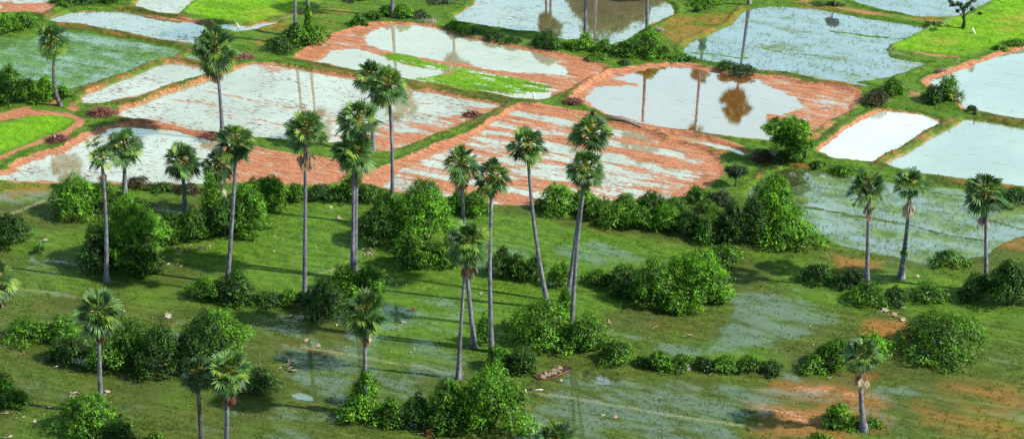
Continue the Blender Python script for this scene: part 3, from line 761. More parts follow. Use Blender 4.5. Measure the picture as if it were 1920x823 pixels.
PAL = {
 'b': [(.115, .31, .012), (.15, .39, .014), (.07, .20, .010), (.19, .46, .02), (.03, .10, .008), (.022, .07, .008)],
 'm': [(.085, .22, .012), (.12, .30, .014), (.024, .075, .008), (.13, .33, .02), (.018, .055, .007)],  # darkest greens paint in the shade of leafy hollows
 'd': [(.035, .10, .012), (.055, .15, .014), (.085, .21, .016), (.011, .034, .007), (.018, .055, .008)],  # low end also carries the shade of hollows and shaded bushes as colour
 'y': [(.11, .27, .015), (.16, .34, .02), (.07, .19, .014), (.045, .11, .01)],
 'r': [(.08, .045, .03), (.12, .06, .04), (.05, .035, .022), (.07, .10, .03), (.05, .08, .02)],
 'g': [(.07, .11, .055), (.10, .145, .075), (.04, .07, .03), (.05, .12, .03)],
}
def shrub_geo(rng, rx, ry, h, pal, leaf=.34, dens=1.0, ragged=.25, flat_top=False):
    leaf = leaf * .64
    rm = (rx + ry) / 2
    nl = int(8 + 5.5 * rx + 2.5 * h)
    lobes = [(np.array([0, 0, h * .38]), np.array([rx * .66, ry * .66, h * .50]))]
    for i in range(nl):
        a = rng.uniform(0, 6.28); e = rng.uniform(0, 1) ** .7 * 1.35
        d = np.array([math.cos(a) * math.cos(e) * rx, math.sin(a) * math.cos(e) * ry, math.sin(e) * h])
        k = rng.uniform(.20, .46)
        c = d * (1 - k * .80 + rng.normal(0, .05 + ragged * .22)); c[2] = max(c[2], h * .12)
        lobes.append((c, np.array([rx, ry, h * .9]) * k * rng.uniform(.75, 1.1)))
    w = np.array([(l[1][0] * l[1][1] + l[1][0] * l[1][2] + l[1][1] * l[1][2]) for l in lobes])
    area = 2 * math.pi * rm * max(h, rm * .6) * 1.15
    nsp = int(area * 5.6 * dens / (leaf / .34) ** 1.7) + 12
    li = rng.choice(len(lobes), nsp * 3, p=w / w.sum())
    C0 = np.array([lobes[i][0] for i in li]); R0 = np.array([lobes[i][1] for i in li])
    d = rng.normal(0, 1, (len(li), 3)); d[:, 2] = np.abs(d[:, 2]) * .9 - .25 * rng.uniform(0, 1, len(li)); d /= np.linalg.norm(d, axis=1)[:, None]
    rad = rng.uniform(.80, 1.06, len(li))[:, None] + (rng.uniform(0, 1, len(li)) < .16)[:, None] * rng.uniform(0, ragged * 1.5, len(li))[:, None]
    P = C0 + d * R0 * rad
    keep = P[:, 2] > .05
    for c, r in lobes:
        q = np.sum(((P - c) / r) ** 2, 1)
        keep &= ~((q < .62) & (rng.uniform(0, 1, len(P)) < .85))
    P = P[keep][:nsp]; d = d[keep][:nsp]
    # one tint per sprig so that light and dark clumps show
    pal = np.array(PAL[pal]); base = pal[rng.integers(0, len(pal), len(P))]
    # broad patches of lighter and darker leaves
    pt = fbm(P[:, 0] * .7 + P[:, 2], P[:, 1] * .7 + P[:, 2] * .8 + 31, int(rng.integers(1000)), 3)
    base = base * (1 + 1.7 * pt)[:, None]
    per = 6
    pts = np.repeat(P, per, 0) + rng.normal(0, leaf * .62, (len(P) * per, 3)) * np.array([1, 1, .8])
    pts[:, 2] = np.maximum(pts[:, 2], .04)
    cols = np.repeat(base, per, 0) * rng.uniform(.7, 1.35, len(pts))[:, None]
    V, Q, C = leafy(rng, pts, leaf, cols, np.repeat(d, per, 0), .7)
    # inner leaves: the bush is full; their darker tint paints in interior shade
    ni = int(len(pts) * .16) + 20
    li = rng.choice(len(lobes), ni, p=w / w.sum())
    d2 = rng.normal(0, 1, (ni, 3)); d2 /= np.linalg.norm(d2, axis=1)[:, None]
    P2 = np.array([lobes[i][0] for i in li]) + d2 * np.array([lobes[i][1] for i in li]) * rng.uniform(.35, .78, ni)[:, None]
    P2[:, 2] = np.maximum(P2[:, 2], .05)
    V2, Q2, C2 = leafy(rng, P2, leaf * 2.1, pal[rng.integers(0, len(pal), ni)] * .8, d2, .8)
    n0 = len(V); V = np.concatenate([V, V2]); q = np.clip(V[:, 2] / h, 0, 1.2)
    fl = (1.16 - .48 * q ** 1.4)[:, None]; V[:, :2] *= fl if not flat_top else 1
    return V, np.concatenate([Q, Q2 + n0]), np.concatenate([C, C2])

def stems(rng, rx, ry, h, n=7, r=.05, spread=.6):
    ps = []
    for i in range(n):
        a = rng.uniform(0, 6.28); k = rng.uniform(.2, spread)
        e = np.array([math.cos(a) * rx * k, math.sin(a) * ry * k, h * rng.uniform(.5, .8)])
        ps.append(tube([(e[0] * .15, e[1] * .15, -.25), (e[0] * .6, e[1] * .6, h * .35), tuple(e)], [r, r * .7, r * .3], 5))
    return join(ps)

SCOUNT = [0]
def shrub(x0, x1, yt, yb, pal, label, group=None, depth=None, leaf=.34, dens=1.0, name='shrub', cat='shrub', ragged=.25):
    SCOUNT[0] += 1
    rng = np.random.default_rng(1000 + SCOUNT[0] * 13)
    cx = (x0 + x1) / 2
    gb = gp(cx, yb); s0 = FPX / depth_at(gb[1])
    rx = (x1 - x0) / 2 / s0 * 1.15
    tot = (yb - yt) / s0
    ry = depth if depth else min(rx * .85, tot * .42 / SP)
    ry = max(ry, .35)
    yc = gb[1] + ry * .92
    # outline of a dome: bottom at ry*sin, top at hypot(h cos, ry sin)
    up = tot - ry * .92 * SP
    h = math.sqrt(max(up * up - (ry * SP) ** 2, (.35 * tot) ** 2)) / CP
    h = max(h * 1.02, .3)
    x = gb[0] * (depth_at(yc) / depth_at(gb[1]))
    z = float(ground_z(x, yc)[0]); z = max(z, -.12)
    root = thing(name, label, cat, (x, yc, z), group)
    if rx < 1.0: leaf = min(leaf, .26)
    V, Q, C = shrub_geo(rng, rx, ry, h, pal, leaf, dens * (1.3 if rx < 1.2 else 1.0), ragged)
    mesh_obj('foliage', V, Q, M['leaf'], root, cols=C)
    V, Fs = stems(rng, rx, ry, h, 6 if rx > 1 else 4, .03 + .02 * min(rx, 3))
    mesh_obj('stem', V, Fs, M['bark'], root, smooth=True)
    return root

def broad_tree(base, top, wpx, pal, label, group=None, seed=1, name='tree', lean=0, sparse=False, leaf=.32, trunk_r=.25, crown_lo=.35, nb=9, cr=.30, mat='bark'):
    rng = np.random.default_rng(seed)
    g = gp(*base); z0 = float(ground_z(g[0], g[1])[0]); z0 = max(z0, -.12)
    tp = on_plane_y(top[0], top[1], g[1]); sc = FPX / depth_at(g[1], tp[2] / 2)
    H = tp[2] - z0; W = wpx / sc; dx = tp[0] - g[0]
    root = thing(name, label, 'tree', (g[0], g[1], z0), group)
    th = H * .62
    tp_pts = [(0, 0, -.3), (dx * .15 + .1, 0, th * .3), (dx * .35 - .1, .1, th * .65), (dx * .6, 0, th)]
    ps = [tube(tp_pts, [trunk_r * 1.5, trunk_r, trunk_r * .75, trunk_r * .5], 8)]
    ends = []
    for i in range(nb):
        t = rng.uniform(crown_lo, 1.0)
        j = min(int(t * 3), 2); f = t * 3 - j
        p = np.array(tp_pts[j]) * (1 - f) + np.array(tp_pts[j + 1]) * f
        a = i * 2.4 + rng.normal(0, .3); l = W * .5 * rng.uniform(.5, .95)
        e = np.array([dx * t + math.cos(a) * l * .8, math.sin(a) * l * .8, min(p[2] + rng.uniform(.2, .5) * H * (1.05 - t * .5), H * .93)])
        m = (p + e) / 2 + np.array([0, 0, .12 * l])
        ps.append(tube([tuple(p), tuple(m), tuple(e)], [trunk_r * .45, trunk_r * .28, trunk_r * .10], 6)); ends.append(e)
        for q in range(2):
            e2 = e + rng.normal(0, W * .13, 3); ps.append(tube([tuple(m), tuple(e2)], [trunk_r * .2, trunk_r * .07], 5)); ends.append(e2)
    V, Fs = join(ps)
    mesh_obj('trunk', V, Fs, M[mat], root, smooth=True)
    ends.append(np.array([dx, 0, H * .88]))
    Vs, Qs, Cs, o = [], [], [], 0
    for e in ends:
        r = W * cr * rng.uniform(.55, 1.0) * (.5 if sparse else 1)
        V, Q, C = shrub_geo(rng, r, r, r * 1.1, pal, leaf, .22 if sparse else .8, .5, True)
        V = V + e - np.array([0, 0, r * .55])
        Vs.append(V); Qs.append(Q + o); Cs.append(C); o += len(V)
    mesh_obj('crown', np.concatenate(Vs), np.concatenate(Qs), M['leaf'], root, cols=np.concatenate(Cs))
    return root

def at(u, v):
    g = gp(u, v); z = float(ground_z(g[0], g[1])[0]); z = max(z, WL) ; g = gp(u, v, z)
    return g[0], g[1], z

def brush_pile(u, v, wpx, hm, label, mat='twig', n=170, group=None, name='brush_pile', cat='brush pile', seed=5, leaves=None, rz=0):
    rng = np.random.default_rng(seed); x, y, z = at(u, v); sc = FPX / depth_at(y); rx = wpx / 2 / sc; ry = rx * .55
    root = thing(name, label, cat, (x, y, z), group, rz)
    ps = []
    for i in range(n):
        a = rng.uniform(0, 6.28); q = math.sqrt(rng.uniform(0, 1)); px, py = rx * q * math.cos(a), ry * q * math.sin(a)
        pz = hm * (1 - q * q) * rng.uniform(.1, 1)
        d = rng.normal(0, 1, 3); d[2] *= .45; d /= np.linalg.norm(d); l = rng.uniform(.4, 1.1)
        p0 = np.array([px, py, pz]); p1 = p0 + d * l; p1[2] = max(p1[2], .02)
        r = rng.uniform(.015, .05)
        ps.append(tube([tuple(p0 - d * l * .5 + [0, 0, .05]), tuple(p0), tuple(p1)], [r, r, r * .5], 4))
    V, Fs = join(ps); V[:, 2] = np.maximum(V[:, 2], -.06)
    mesh_obj('twigs', V, Fs, M[mat], root)
    if leaves:
        k = int(rx * 160) + 60; a = rng.uniform(0, 6.28, k); q = np.sqrt(rng.uniform(0, 1, k))
        P = np.stack([rx * q * np.cos(a), ry * q * np.sin(a), hm * (1 - q * q) * rng.uniform(.2, 1.1, k) + .05], 1)
        pal = np.array(leaves); V, Q, C = leafy(rng, P, .3, pal[rng.integers(0, len(pal), k)] * rng.uniform(.6, 1.3, k)[:, None], np.tile([[0, 0, 1.]], (k, 1)), .8)
        mesh_obj('dry_leaves', V, Q, M['dead'], root, cols=C)
    return root

def fallen_frond(u, v, label, L=1.3, rz=0.0, col=DRYC, group='fallen palm fronds', stalk=True, seed=0):
    L = L * .68 if L < 2 else L
    rng = np.random.default_rng(7000 + int(u) * 3 + int(v)); x, y, z = at(u, v)
    root = thing('fallen_frond', label, 'fallen frond', (x, y, z + .03), group, rz)
    V, T, C = frond_fan(rng, np.array([0, 0, .1]), np.array([1, 0, .12]), L, 1.0, 12, .05, col[int(rng.integers(len(col)))], curl=.3)
    mesh_obj('fan', np.array(V), np.array(T), M['dead'], root, cols=np.array(C) * 1.15)
    V, Q, T = tube([(-L * .8, .05, .02), (-L * .35, 0, .07), (.05, 0, .1)], [.05, .035, .02], 5)
    mesh_obj('stalk', V, [Q, T], M['straw'], root)
    return root
# ------------------------------------------------------------------ the palms
G = 'sugar palms standing over the paddies'
P_ = palm
P_('single palm with curved trunk beside the far left bright thicket', (115, 199), (97, 74), 35, G, 1, 30, bend=-6, bendk=-3, dark=True)
P_('tall palm with long drooping crown, left end of the central white paddy', (417, 256), (403, 86), 42, G, 2, 42, lo=-1.15, skirt=10, bend=2, tall=1.15)
P_('left rear palm of the pair overlapping above the central white paddy', (700, 284), (696, 144), 35, G, 3, 28)
P_('right front palm of the overlapping pair, bare trunk ending in the dense round thicket', (733, 425), (728, 156), 42, G, 4, 36, lo=-.9, bend=5)
P_('short full palm touching the thin forked one over the lower left white paddy', (234, 362), (232, 271), 38, G, 5, 32, lo=-.9)
P_('thin sparse palm with fronds split into two tufts and a tall pale trunk', (199, 527), (190, 298), 30, G, 6, 15, lo=-.35, skirt=8, skirtcol=REDC, skirt_len=.8, sprigs=[(176, 262, 27)], bend=3)
P_('short stocky palm with a yellowish stalk between the two left white paddy pairs', (347, 402), (342, 298), 38, G, 7, 36, lo=-1.0)
P_('dark palm half hidden behind a taller one, with withered fronds down its trunk', (425, 400), (408, 300), 36, G, 8, 34, lo=-1.1, green=DARKG, skirt=16, skirt_len=1.5, dark=True)
P_('tall palm in front of the dark withered one, trunk leaning slightly left to its foot', (425, 531), (443, 260), 40, G, 9, 34, lo=-.95, bend=2)
P_('palm with a thick brown skirt of dead fronds and a very straight dark trunk', (571, 567), (573, 238), 39, G, 10, 32, lo=-.55, skirt=22, skirt_len=1.25, dark=False)
P_('rear upper palm of the two whose trunks stand side by side', (665, 523), (670, 222), 42, G, 11, 26, lo=-.5)
P_('front lower palm of the two whose trunks stand side by side', (660, 527), (664, 280), 43, G, 12, 40, lo=-1.0, skirt=5)
P_('palm behind and left of the rounded twin, its lower trunk leaning right', (890, 652), (865, 308), 36, G, 13, 30, lo=-.9, skirt=6, bend=-4)
P_('rounded palm right of its shaded twin, straight trunk down to the ivy mound', (922, 660), (923, 331), 38, G, 14, 34, lo=-.95, bend=-4)
P_('low bushy palm in the centre with yellow stalks and withered fronds under its crown', (859, 710), (877, 443), 42, G, 15, 42, lo=-1.1, skirt=14, skirt_len=1.15, bend=-2, rtr=.85)
P_('palm whose dark trunk leans right to its foot beside the ivy mound', (1029, 577), (989, 268), 38, G, 16, 30, lo=-.9, bend=-7)
P_('rear upper palm of the leaning crossed pair', (1062, 566), (1110, 247), 43, G, 17, 28, lo=-.6, bend=-1)
P_('front lower palm of the leaning crossed pair', (1071, 631), (1099, 309), 37, G, 18, 42, lo=-1.0, bend=-4)
P_('large leafy palm at front left with a short red-brown skirt and pale trunk', (188, 778), (184, 577), 46, G, 19, 44, lo=-.95, skirt=18, skirtcol=REDC, skirt_len=.75)
P_('dim smaller palm with a scaly trunk, left of the pair near the bottom edge', (379, 850), (370, 692), 35, G, 20, 30, lo=-1.0, green=DARKG, dark=True)
P_('larger palm of the pair near the bottom edge, a red dry tuft below its crown', (423, 872), (427, 692), 44, G, 21, 42, lo=-1.0, skirt=9, skirtcol=REDC)
P_('palm whose trunk rises from a column of ivy, bottom centre', (690, 778), (685, 573), 45, G, 22, 42, lo=-.95, skirt=5, vine=[(692, 775, 30)], bend=-3)
P_('palm cut by the bottom edge with only the top of its crown showing', (1052, 1075), (1042, 830), 48, G, 23, 36, lo=-.5)
P_('palm cut by the left edge with only half its crown showing', (-16, 720), (-10, 525), 40, G, 24, 38, lo=-1.1, skirt=6)
P_('slim palm with one low frond hanging clear of its crown over the reedy right field', (1626, 545), (1630, 348), 39, G, 25, 26, lo=-.45, skirt=4, sprigs=[(1608, 372, 17), (1633, 388, 14)])
P_('palm with a bleached ragged skirt and a green tuft half way up its trunk', (1689, 522), (1706, 336), 37, G, 26, 24, lo=-.3, skirt=18, skirtcol=[(.42, .34, .26), (.30, .18, .12), (.5, .44, .36)], skirt_len=1.15, vine=[(455, 476, 15)], base_flare=2.2, bend=2)
P_('palm nearest the right edge with withered fronds at the right of its crown', (1849, 547), (1850, 361), 43, G, 27, 36, lo=-.85, skirt=12, skirtcol=[(.42, .36, .32), (.30, .2, .14)])
P_('lone palm at front right with dangling tan fronds and a swollen dark foot', (1621, 806), (1617, 652), 37, G, 28, 34, lo=-.75, skirt=11, skirt_len=1.35, skirtcol=[(.5, .40, .26), (.34, .18, .1)], bend=-5, dark=False, base_flare=1.8)
T = 'sugar palms whose crowns rise above the picture'
P_('bare dark trunk rising out of the frame from the left bush below the neon field', (553, 82), (553, -118), 38, T, 29, 26)
P_('trunk wrapped in ivy rising out of the frame beside a bare dark trunk', (577, 70), (577, -112), 34, T, 30, 26, vine=[(8, 66, 22)], dark=True)
P_('lilac-grey trunk rising out of the frame at the head of the twin flooded paddy', (735, 32), (738, -140), 38, T, 31, 26)
P_('trunk rising out of the frame from the palmetto shrubs in the upper hedge', (1098, 78), (1097, -120), 38, T, 32, 26)
P_('trunk rising out of the frame behind the bright round bush of the upper hedge', (1213, 82), (1214, -120), 38, T, 33, 26)
P_('trunk foot at the top edge over the blue reedy field', (1405, 10), (1398, -190), 33, T, 34, 42, lo=-1.1)
P_('palm above the frame mirrored with a clump of ivy in the brown paddy', (1325, -8), (1325, -282), 21, T, 35, 24, vine=[(-110, -78, 24)])
P_('shorter palm above the frame mirrored on the same line in the brown paddy', (1328, -16), (1326, -176), 20, T, 41, 24)
P_('palm above the frame mirrored as a pear-shaped crown in the silty pond', (1034, -100), (1034, -262), 27, T, 36, 40, lo=-1.1)
P_('palm above the frame mirrored as a thin line left of the pear-shaped reflection', (1023, -70), (1026, -180), 16, T, 37, 24)
P_('palm above the frame mirrored in the upper strip of the twin flooded paddy', (848, -6), (849, -156), 34, T, 38, 26)
P_('palm above the frame mirrored right of the pear-shaped reflection', (1117, -12), (1118, -120), 20, T, 39, 26)
# ------------------------------------------------------------------ bushes, hedges, thickets
S = shrub
g1 = 'bushes along the top left edge'
S(98,148,-14,13,'d','dark bush at the top left, left one of the three above the pale water strip',g1)
S(140,190,-16,12,'d','dark bush, middle one of the three above the pale water strip',g1)
S(182,224,-14,11,'m','olive bush, right one of the three above the pale water strip',g1)
S(106,130,2,16,'b','small bright shrub in front of the dark bushes above the pale water strip',g1)
S(-25,38,26,68,'b','bright bush cut by the left edge above the flooded green field',g1)
S(22,72,24,58,'m','bush beside the bright one at the left edge above the flooded green field',g1)
g2 = 'thicket by the curved palm'
S(-20,30,140,200,'m','wide bush at the left edge beside the curved palm thicket',g2)
S(0,38,124,170,'m','upright spindly bush standing highest in the curved palm thicket',g2,ragged=.5)
S(34,76,150,197,'b','bright bush in the middle of the curved palm thicket',g2)
S(68,108,146,192,'b','rounded bright bush left of the curved palm trunk',g2)
S(104,134,160,190,'m','small bush touching the curved palm trunk on its right',g2)
g3 = 'thicket under the ivy wrapped trunk'
S(493,553,66,103,'d','low dark bush left of the two trunks at the top',g3)
S(528,580,46,92,'m','bush around the foot of the bare dark trunk at the top',g3)
S(566,616,50,88,'m','bush right of the ivy wrapped trunk at the top',g3)
g4 = 'scrub around the lilac-grey trunk'
S(660,686,28,52,'m','small round bush at the left end of the scrub by the lilac-grey trunk',g4)
S(684,722,18,40,'m','low bush left of the lilac-grey trunk foot',g4)
S(712,740,8,34,'m','bush against the left of the lilac-grey trunk',g4)
S(738,772,8,38,'b','bright bush right of the lilac-grey trunk',g4)
S(770,806,17,36,'g','grey-green scrub at the right end of the lilac-grey trunk group',g4)
S(640,680,-8,6,'g','grey scrub at the top edge above the lilac-grey trunk scrub',g4)
S(800,850,-4,10,'g','grey scrub at the top edge left of the silty pond',g4)
S(834,870,39,61,'m','first bush from left in the hedge below the silty pond','hedge below the silty pond')
S(866,906,50,70,'m','second bush from left in the hedge below the silty pond','hedge below the silty pond')
S(902,944,58,80,'d','third bush from left in the hedge below the silty pond','hedge below the silty pond')
S(938,980,66,86,'d','fourth bush from left in the hedge below the silty pond','hedge below the silty pond')
S(998,1050,60,98,'d','dark spiky bush beside the pear-shaped reflection','hedge below the silty pond',ragged=.5)
S(1050,1078,78,94,'m','small bush between the dark spiky bush and the palmetto','hedge below the silty pond')
S(1076,1116,66,99,'b','palmetto shrub at the foot of the upper hedge trunk','hedge below the silty pond',ragged=.6)
S(1116,1150,74,104,'b','feathery palmetto right of the upper hedge trunk','hedge below the silty pond',ragged=.6)
S(1102,1142,98,119,'y','pale green low shrub in front of the palmettos','hedge below the silty pond')
S(1144,1196,78,110,'d','dark bush joining the bright round bush in the upper hedge','hedge below the silty pond')
S(1180,1250,56,113,'b','big bright round bush in the upper hedge','hedge below the silty pond')
S(1228,1258,88,112,'m','bush at the right foot of the big bright round bush','hedge below the silty pond')
S(1254,1302,98,119,'m','low bush at the right end of the upper hedge','hedge below the silty pond')
S(1160,1184,112,125,'g','tiny shrub on the grass above the brown paddy','hedge below the silty pond')
S(1298,1354,-6,18,'b','bright bush at the top edge over the worn orange path','bushes by the worn path')
S(1301,1316,8,25,'y','tiny yellow-green shrub by the worn orange path','bushes by the worn path')
S(1343,1382,114,139,'d','dark bush on the bank between reedy field and brown paddy','bushes on the bank over the brown paddy')
S(1366,1420,120,145,'g','grey-green sprawling bush on the bank over the brown paddy','bushes on the bank over the brown paddy')
g5 = 'bushes around the right crossing of banks'
S(1652,1692,146,180,'m','bush behind the dry purple brush on the bank crossing',g5)
S(1618,1670,168,203,'r','dry purple-brown bush on the bank crossing',g5,ragged=.5)
S(1731,1772,162,199,'d','dark left half of the bush at the tip of the chalky pond',g5)
S(1752,1799,147,196,'y','olive yellow right half of the bush at the tip of the chalky pond',g5,ragged=.5)
S(1858,1888,85,98,'m','small bush on the bank under the neon field',g5)
S(1884,1936,74,92,'m','bush on the bank under the neon field at the right edge',g5)
S(1812,1832,200,213,'d','dark scrub beside the dark stump on the bank',g5)
S(1870,1940,348,388,'d','dark bush at the right edge over the reedy field',g5)
broad_tree((1475,302),(1478,224),78,'b','leafy leaning tree with dark trunk at the corner of the brown paddy',seed=3,trunk_r=.30,crown_lo=.3,nb=11,cr=.27,mat='darkwood')
S(1488,1524,278,309,'m','bush at the right foot of the leaning tree',g5)
S(1452,1482,284,314,'d','dark bush at the left foot of the leaning tree',g5)
S(1412,1456,280,306,'r','reddish brown low brushwood left of the leaning tree',g5)
S(1518,1548,303,320,'d','small dark bush at the edge of the reedy field, left of two',g5)
S(1558,1602,308,332,'m','bush at the upper edge of the reedy field, right of two',g5)
broad_tree((1379,349),(1378,308),30,'g','small grey-green tree on the grass right of the striped paddy',seed=8,trunk_r=.1,nb=7,cr=.33,leaf=.28)
broad_tree((1805,54),(1814,-14),62,'g','thin bent tree with few leaves on the neon field',seed=12,sparse=True,trunk_r=.2,nb=6,cr=.22,leaf=.3,mat='darkwood')
broad_tree((1564,12),(1563,-22),26,'g','small tree at the top edge on the bank between the two blue fields',seed=14,trunk_r=.12,nb=6,cr=.3)
S(1548,1580,2,14,'d','low scrub round the small tree at the top edge',g5)
broad_tree((1150,-52),(1148,-132),150,'m','broad tree above the frame mirrored as a dark mass in the silty pond',seed=15,trunk_r=.4,nb=12,cr=.28)
broad_tree((1200,-50),(1208,-92),90,'d','lower tree above the frame right of the broad mirrored one',seed=16,trunk_r=.35,nb=10,cr=.28)
broad_tree((1378,-38),(1378,-92),60,'m','tree above the frame mirrored faintly in the reedy field',seed=17,trunk_r=.3,nb=10,cr=.28)
g6 = 'thicket at the left behind the front meadow'
S(100,186,332,419,'b','big bright bush at the left end of the left thicket',g6)
S(166,232,344,402,'m','bush behind the thin tall palm in the left thicket',g6)
S(182,312,376,520,'b','largest leafy bush of the left thicket, bright and tall',g6)
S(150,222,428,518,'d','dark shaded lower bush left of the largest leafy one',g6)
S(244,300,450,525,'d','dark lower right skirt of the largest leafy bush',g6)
S(228,282,334,362,'r','brown hedge piece nearest the short full palm',g6)
S(276,334,340,364,'d','dark hedge piece left of the stocky palm',g6)
S(318,384,344,368,'r','reddish hedge piece below the lower left white paddy',g6)
S(296,345,398,462,'d','dark bush at the left of the stocky palm foot',g6)
S(328,400,392,462,'m','mid green bush at the foot of the stocky palm',g6)
S(376,432,338,440,'b','tall bright ivy bush under the dark withered palm',g6)
S(392,446,380,455,'d','dark bush in front of the withered palm trunk',g6)
S(428,504,350,452,'b','big bush right of the leaning left trunk, before the mud field',g6)
S(452,520,334,384,'m','bush behind the big one before the orange mud field',g6)
S(478,542,332,402,'b','bright bush at the right end of the left thicket',g6)
S(532,580,344,384,'m','bush left of the straight dark trunk under the mud field',g6)
S(574,626,345,382,'d','dark low bush right of the straight dark trunk',g6)
S(610,668,346,384,'d','dark low bush left of the side by side trunks',g6)
S(640,682,328,382,'m','bush behind the side by side trunks',g6)
S(664,720,344,384,'d','dark bush right of the side by side trunks',g6)
S(-20,62,402,472,'d','dark bush cut by the left edge in the mid meadow',None)
S(64,86,458,479,'m','small lone shrub on the meadow near the left edge',None)
g7 = 'dense round central thicket'
S(740,858,346,474,'b','largest dome of the dense central thicket',g7)
S(696,760,360,440,'m','bush at the upper left of the central thicket, behind its palm trunk',g7)
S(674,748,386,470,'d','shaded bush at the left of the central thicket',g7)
S(734,800,436,512,'m','bright low bush at the front left of the central thicket',g7)
S(784,848,452,508,'m','low bush at the front right of the central thicket',g7)
S(836,884,356,402,'b','bush between the central thicket and the shaded twin palm',g7)
S(868,920,358,412,'b','bush under the crown of the rounded twin palm',g7)
S(826,880,440,500,'m','bush behind the crown of the low central palm',g7)
g8 = 'hedge across the middle'
S(914,966,464,525,'d','dark bush right of the long straight twin trunk in the middle hedge',g8)
S(952,992,476,530,'m','second bush of the middle hedge, left of the leaning trunk',g8)
S(984,1024,484,534,'d','bush touching the leaning trunk in the middle hedge',g8)
S(1030,1074,494,546,'y','yellowish bush between leaning trunk and crossed pair',g8)
S(1090,1150,506,546,'m','low bush right of the crossed pair in the middle hedge',g8)
S(1134,1204,498,560,'d','bush at the left end of the big right dome',g8)
S(1186,1262,488,584,'m','mixed dark bush against the left of the big right dome',g8)
S(1246,1362,468,588,'b','big bright dome of vines at the right of the middle hedge',g8)
S(1318,1364,536,575,'b','small bright tuft at the right foot of the big right dome',g8)
S(1244,1278,560,594,'m','small bush sticking out below the big right dome',g8)
S(1326,1390,458,500,'m','low bush behind the big right dome',g8)
g9 = 'double hedge below the striped paddy'
S(1010,1086,348,411,'b','leafy bush at the left end of the double hedge, left of the crossed pair',g9)
S(1070,1122,356,408,'b','bush behind the crossed trunks in the double hedge',g9)
S(1100,1150,372,420,'m','bush right of the crossed trunks in the double hedge',g9)
S(1146,1204,364,410,'m','rear row bush left of centre in the double hedge',g9)
S(1194,1246,360,410,'d','rear row dark bush in the middle of the double hedge',g9)
S(1236,1290,366,420,'m','rear row bush under the tip of the striped paddy',g9)
S(1124,1184,390,434,'m','front row first bush of the double hedge',g9)
S(1168,1230,388,440,'b','front row second bush of the double hedge',g9)
S(1218,1280,386,442,'b','front row third bush of the double hedge',g9)
S(1264,1324,396,450,'d','front row fourth bush of the double hedge',g9)
S(1300,1364,404,460,'m','front row fifth bush of the double hedge',g9,ragged=.5)
S(1340,1396,386,462,'d','dark bush leading up to the tall vine tree',g9)
S(1284,1330,350,386,'m','loose scrub by the tip of the striped paddy',g9,ragged=.6)
S(1326,1376,356,388,'g','grey-green scrub below the small grey-green tree',g9,ragged=.6)
S(1304,1348,378,406,'y','yellow-green palmetto in the gap of the double hedge',g9,ragged=.6)
S(1408,1490,328,450,'b','tall vine covered dome rising above the right hedge',g9)
S(1378,1440,376,462,'d','dark shaded bush left of the tall vine dome',g9)
S(1420,1534,392,474,'b','wide bright skirt bush at the foot of the tall vine dome',g9)
g10 = 'bushes at the foot of the straight dark trunk'
S(528,556,542,576,'m','small bush left of the straight dark trunk foot',g10)
S(556,604,540,577,'d','dark bush right of the straight dark trunk foot',g10)
S(578,648,526,604,'d','larger dark bush behind the ivy column palm crown',g10)
S(622,672,494,556,'b','bright bush at the foot of the side by side trunks',g10)
S(664,728,500,554,'m','loose bush right of the side by side trunks',g10,ragged=.5)
S(636,690,560,600,'m','bush behind the left of the ivy column palm crown',g10)
g11 = 'low bushes at the foot of the left leaning trunk'
S(354,424,522,572,'m','low bush left of the left leaning trunk',g11)
S(406,476,508,576,'d','dark bush around the left leaning trunk',g11)
S(468,534,546,584,'d','trailing dark bush right of the left leaning trunk',g11)
g12 = 'long thicket at front left'
S(10,102,595,652,'b','round bright bush at the left end of the front left thicket',g12)
S(92,148,592,650,'b','bright bush left of the red skirted palm crown',g12)
S(94,176,628,694,'d','dark low bush in front, left of the red skirted palm',g12)
S(160,240,630,706,'m','bush behind the pale trunk of the red skirted palm',g12)
S(196,300,600,700,'m','broad bush right of the red skirted palm',g12)
S(262,346,612,716,'d','dark bush in the middle of the front left thicket',g12)
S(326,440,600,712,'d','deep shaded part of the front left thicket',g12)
S(352,466,580,690,'b','tall bright bush at the right end of the front left thicket',g12)
S(440,528,694,750,'d','dark low bush right of the pair near the bottom edge',g12)
g13 = 'bushes at the bottom left'
S(-30,34,704,766,'b','bright bush cut by the left edge near the bottom',g13)
S(14,58,732,768,'m','small bush beside the bright one at the bottom left edge',g13)
S(102,222,742,832,'b','bright bush wrapping the foot of the red skirted palm',g13)
S(196,250,790,835,'d','low dark bush at the bottom edge by the red skirted palm foot',g13)
S(280,304,808,830,'y','tiny bright shrub at the bottom edge',g13)
g14 = 'ivy thicket at bottom centre'
S(640,724,736,800,'b','ivy bush around the foot of the ivy column',g14)
S(664,712,700,770,'b','upright ivy shoulder of the ivy column',g14)
S(708,758,748,806,'m','low bush right of the ivy column',g14)
S(750,816,742,808,'d','dark low bush between ivy column and big ivy mound',g14)
S(806,886,712,818,'m','left part of the big ivy mound, dark at its foot',g14)
S(862,984,690,830,'b','largest bright mound at the bottom centre',g14)
g15 = 'bushes round the ivy mound in the middle'
S(894,926,592,650,'m','upright bush between the two twin trunks',g15)
S(908,962,648,702,'m','bush below the foot of the long twin trunk',g15)
S(950,1008,652,712,'d','bush left of the dug pit',g15)
S(948,1074,566,664,'b','bright ivy mound left of the crossed pair foot',g15)
S(1046,1074,538,600,'b','upright ivy clump behind the crossed trunks',g15)
S(1068,1138,592,668,'m','bush right of the crossed pair foot',g15,ragged=.5)
S(1126,1190,638,690,'m','bush at the start of the low bank hedge',g15)
S(1186,1222,668,692,'d','thin low scrub linking the low bank hedge',g15)
S(1214,1258,656,700,'m','taller bush of the low bank hedge',g15)
S(1254,1302,664,698,'m','bush behind the leaning straw pieces on the low bank',g15)
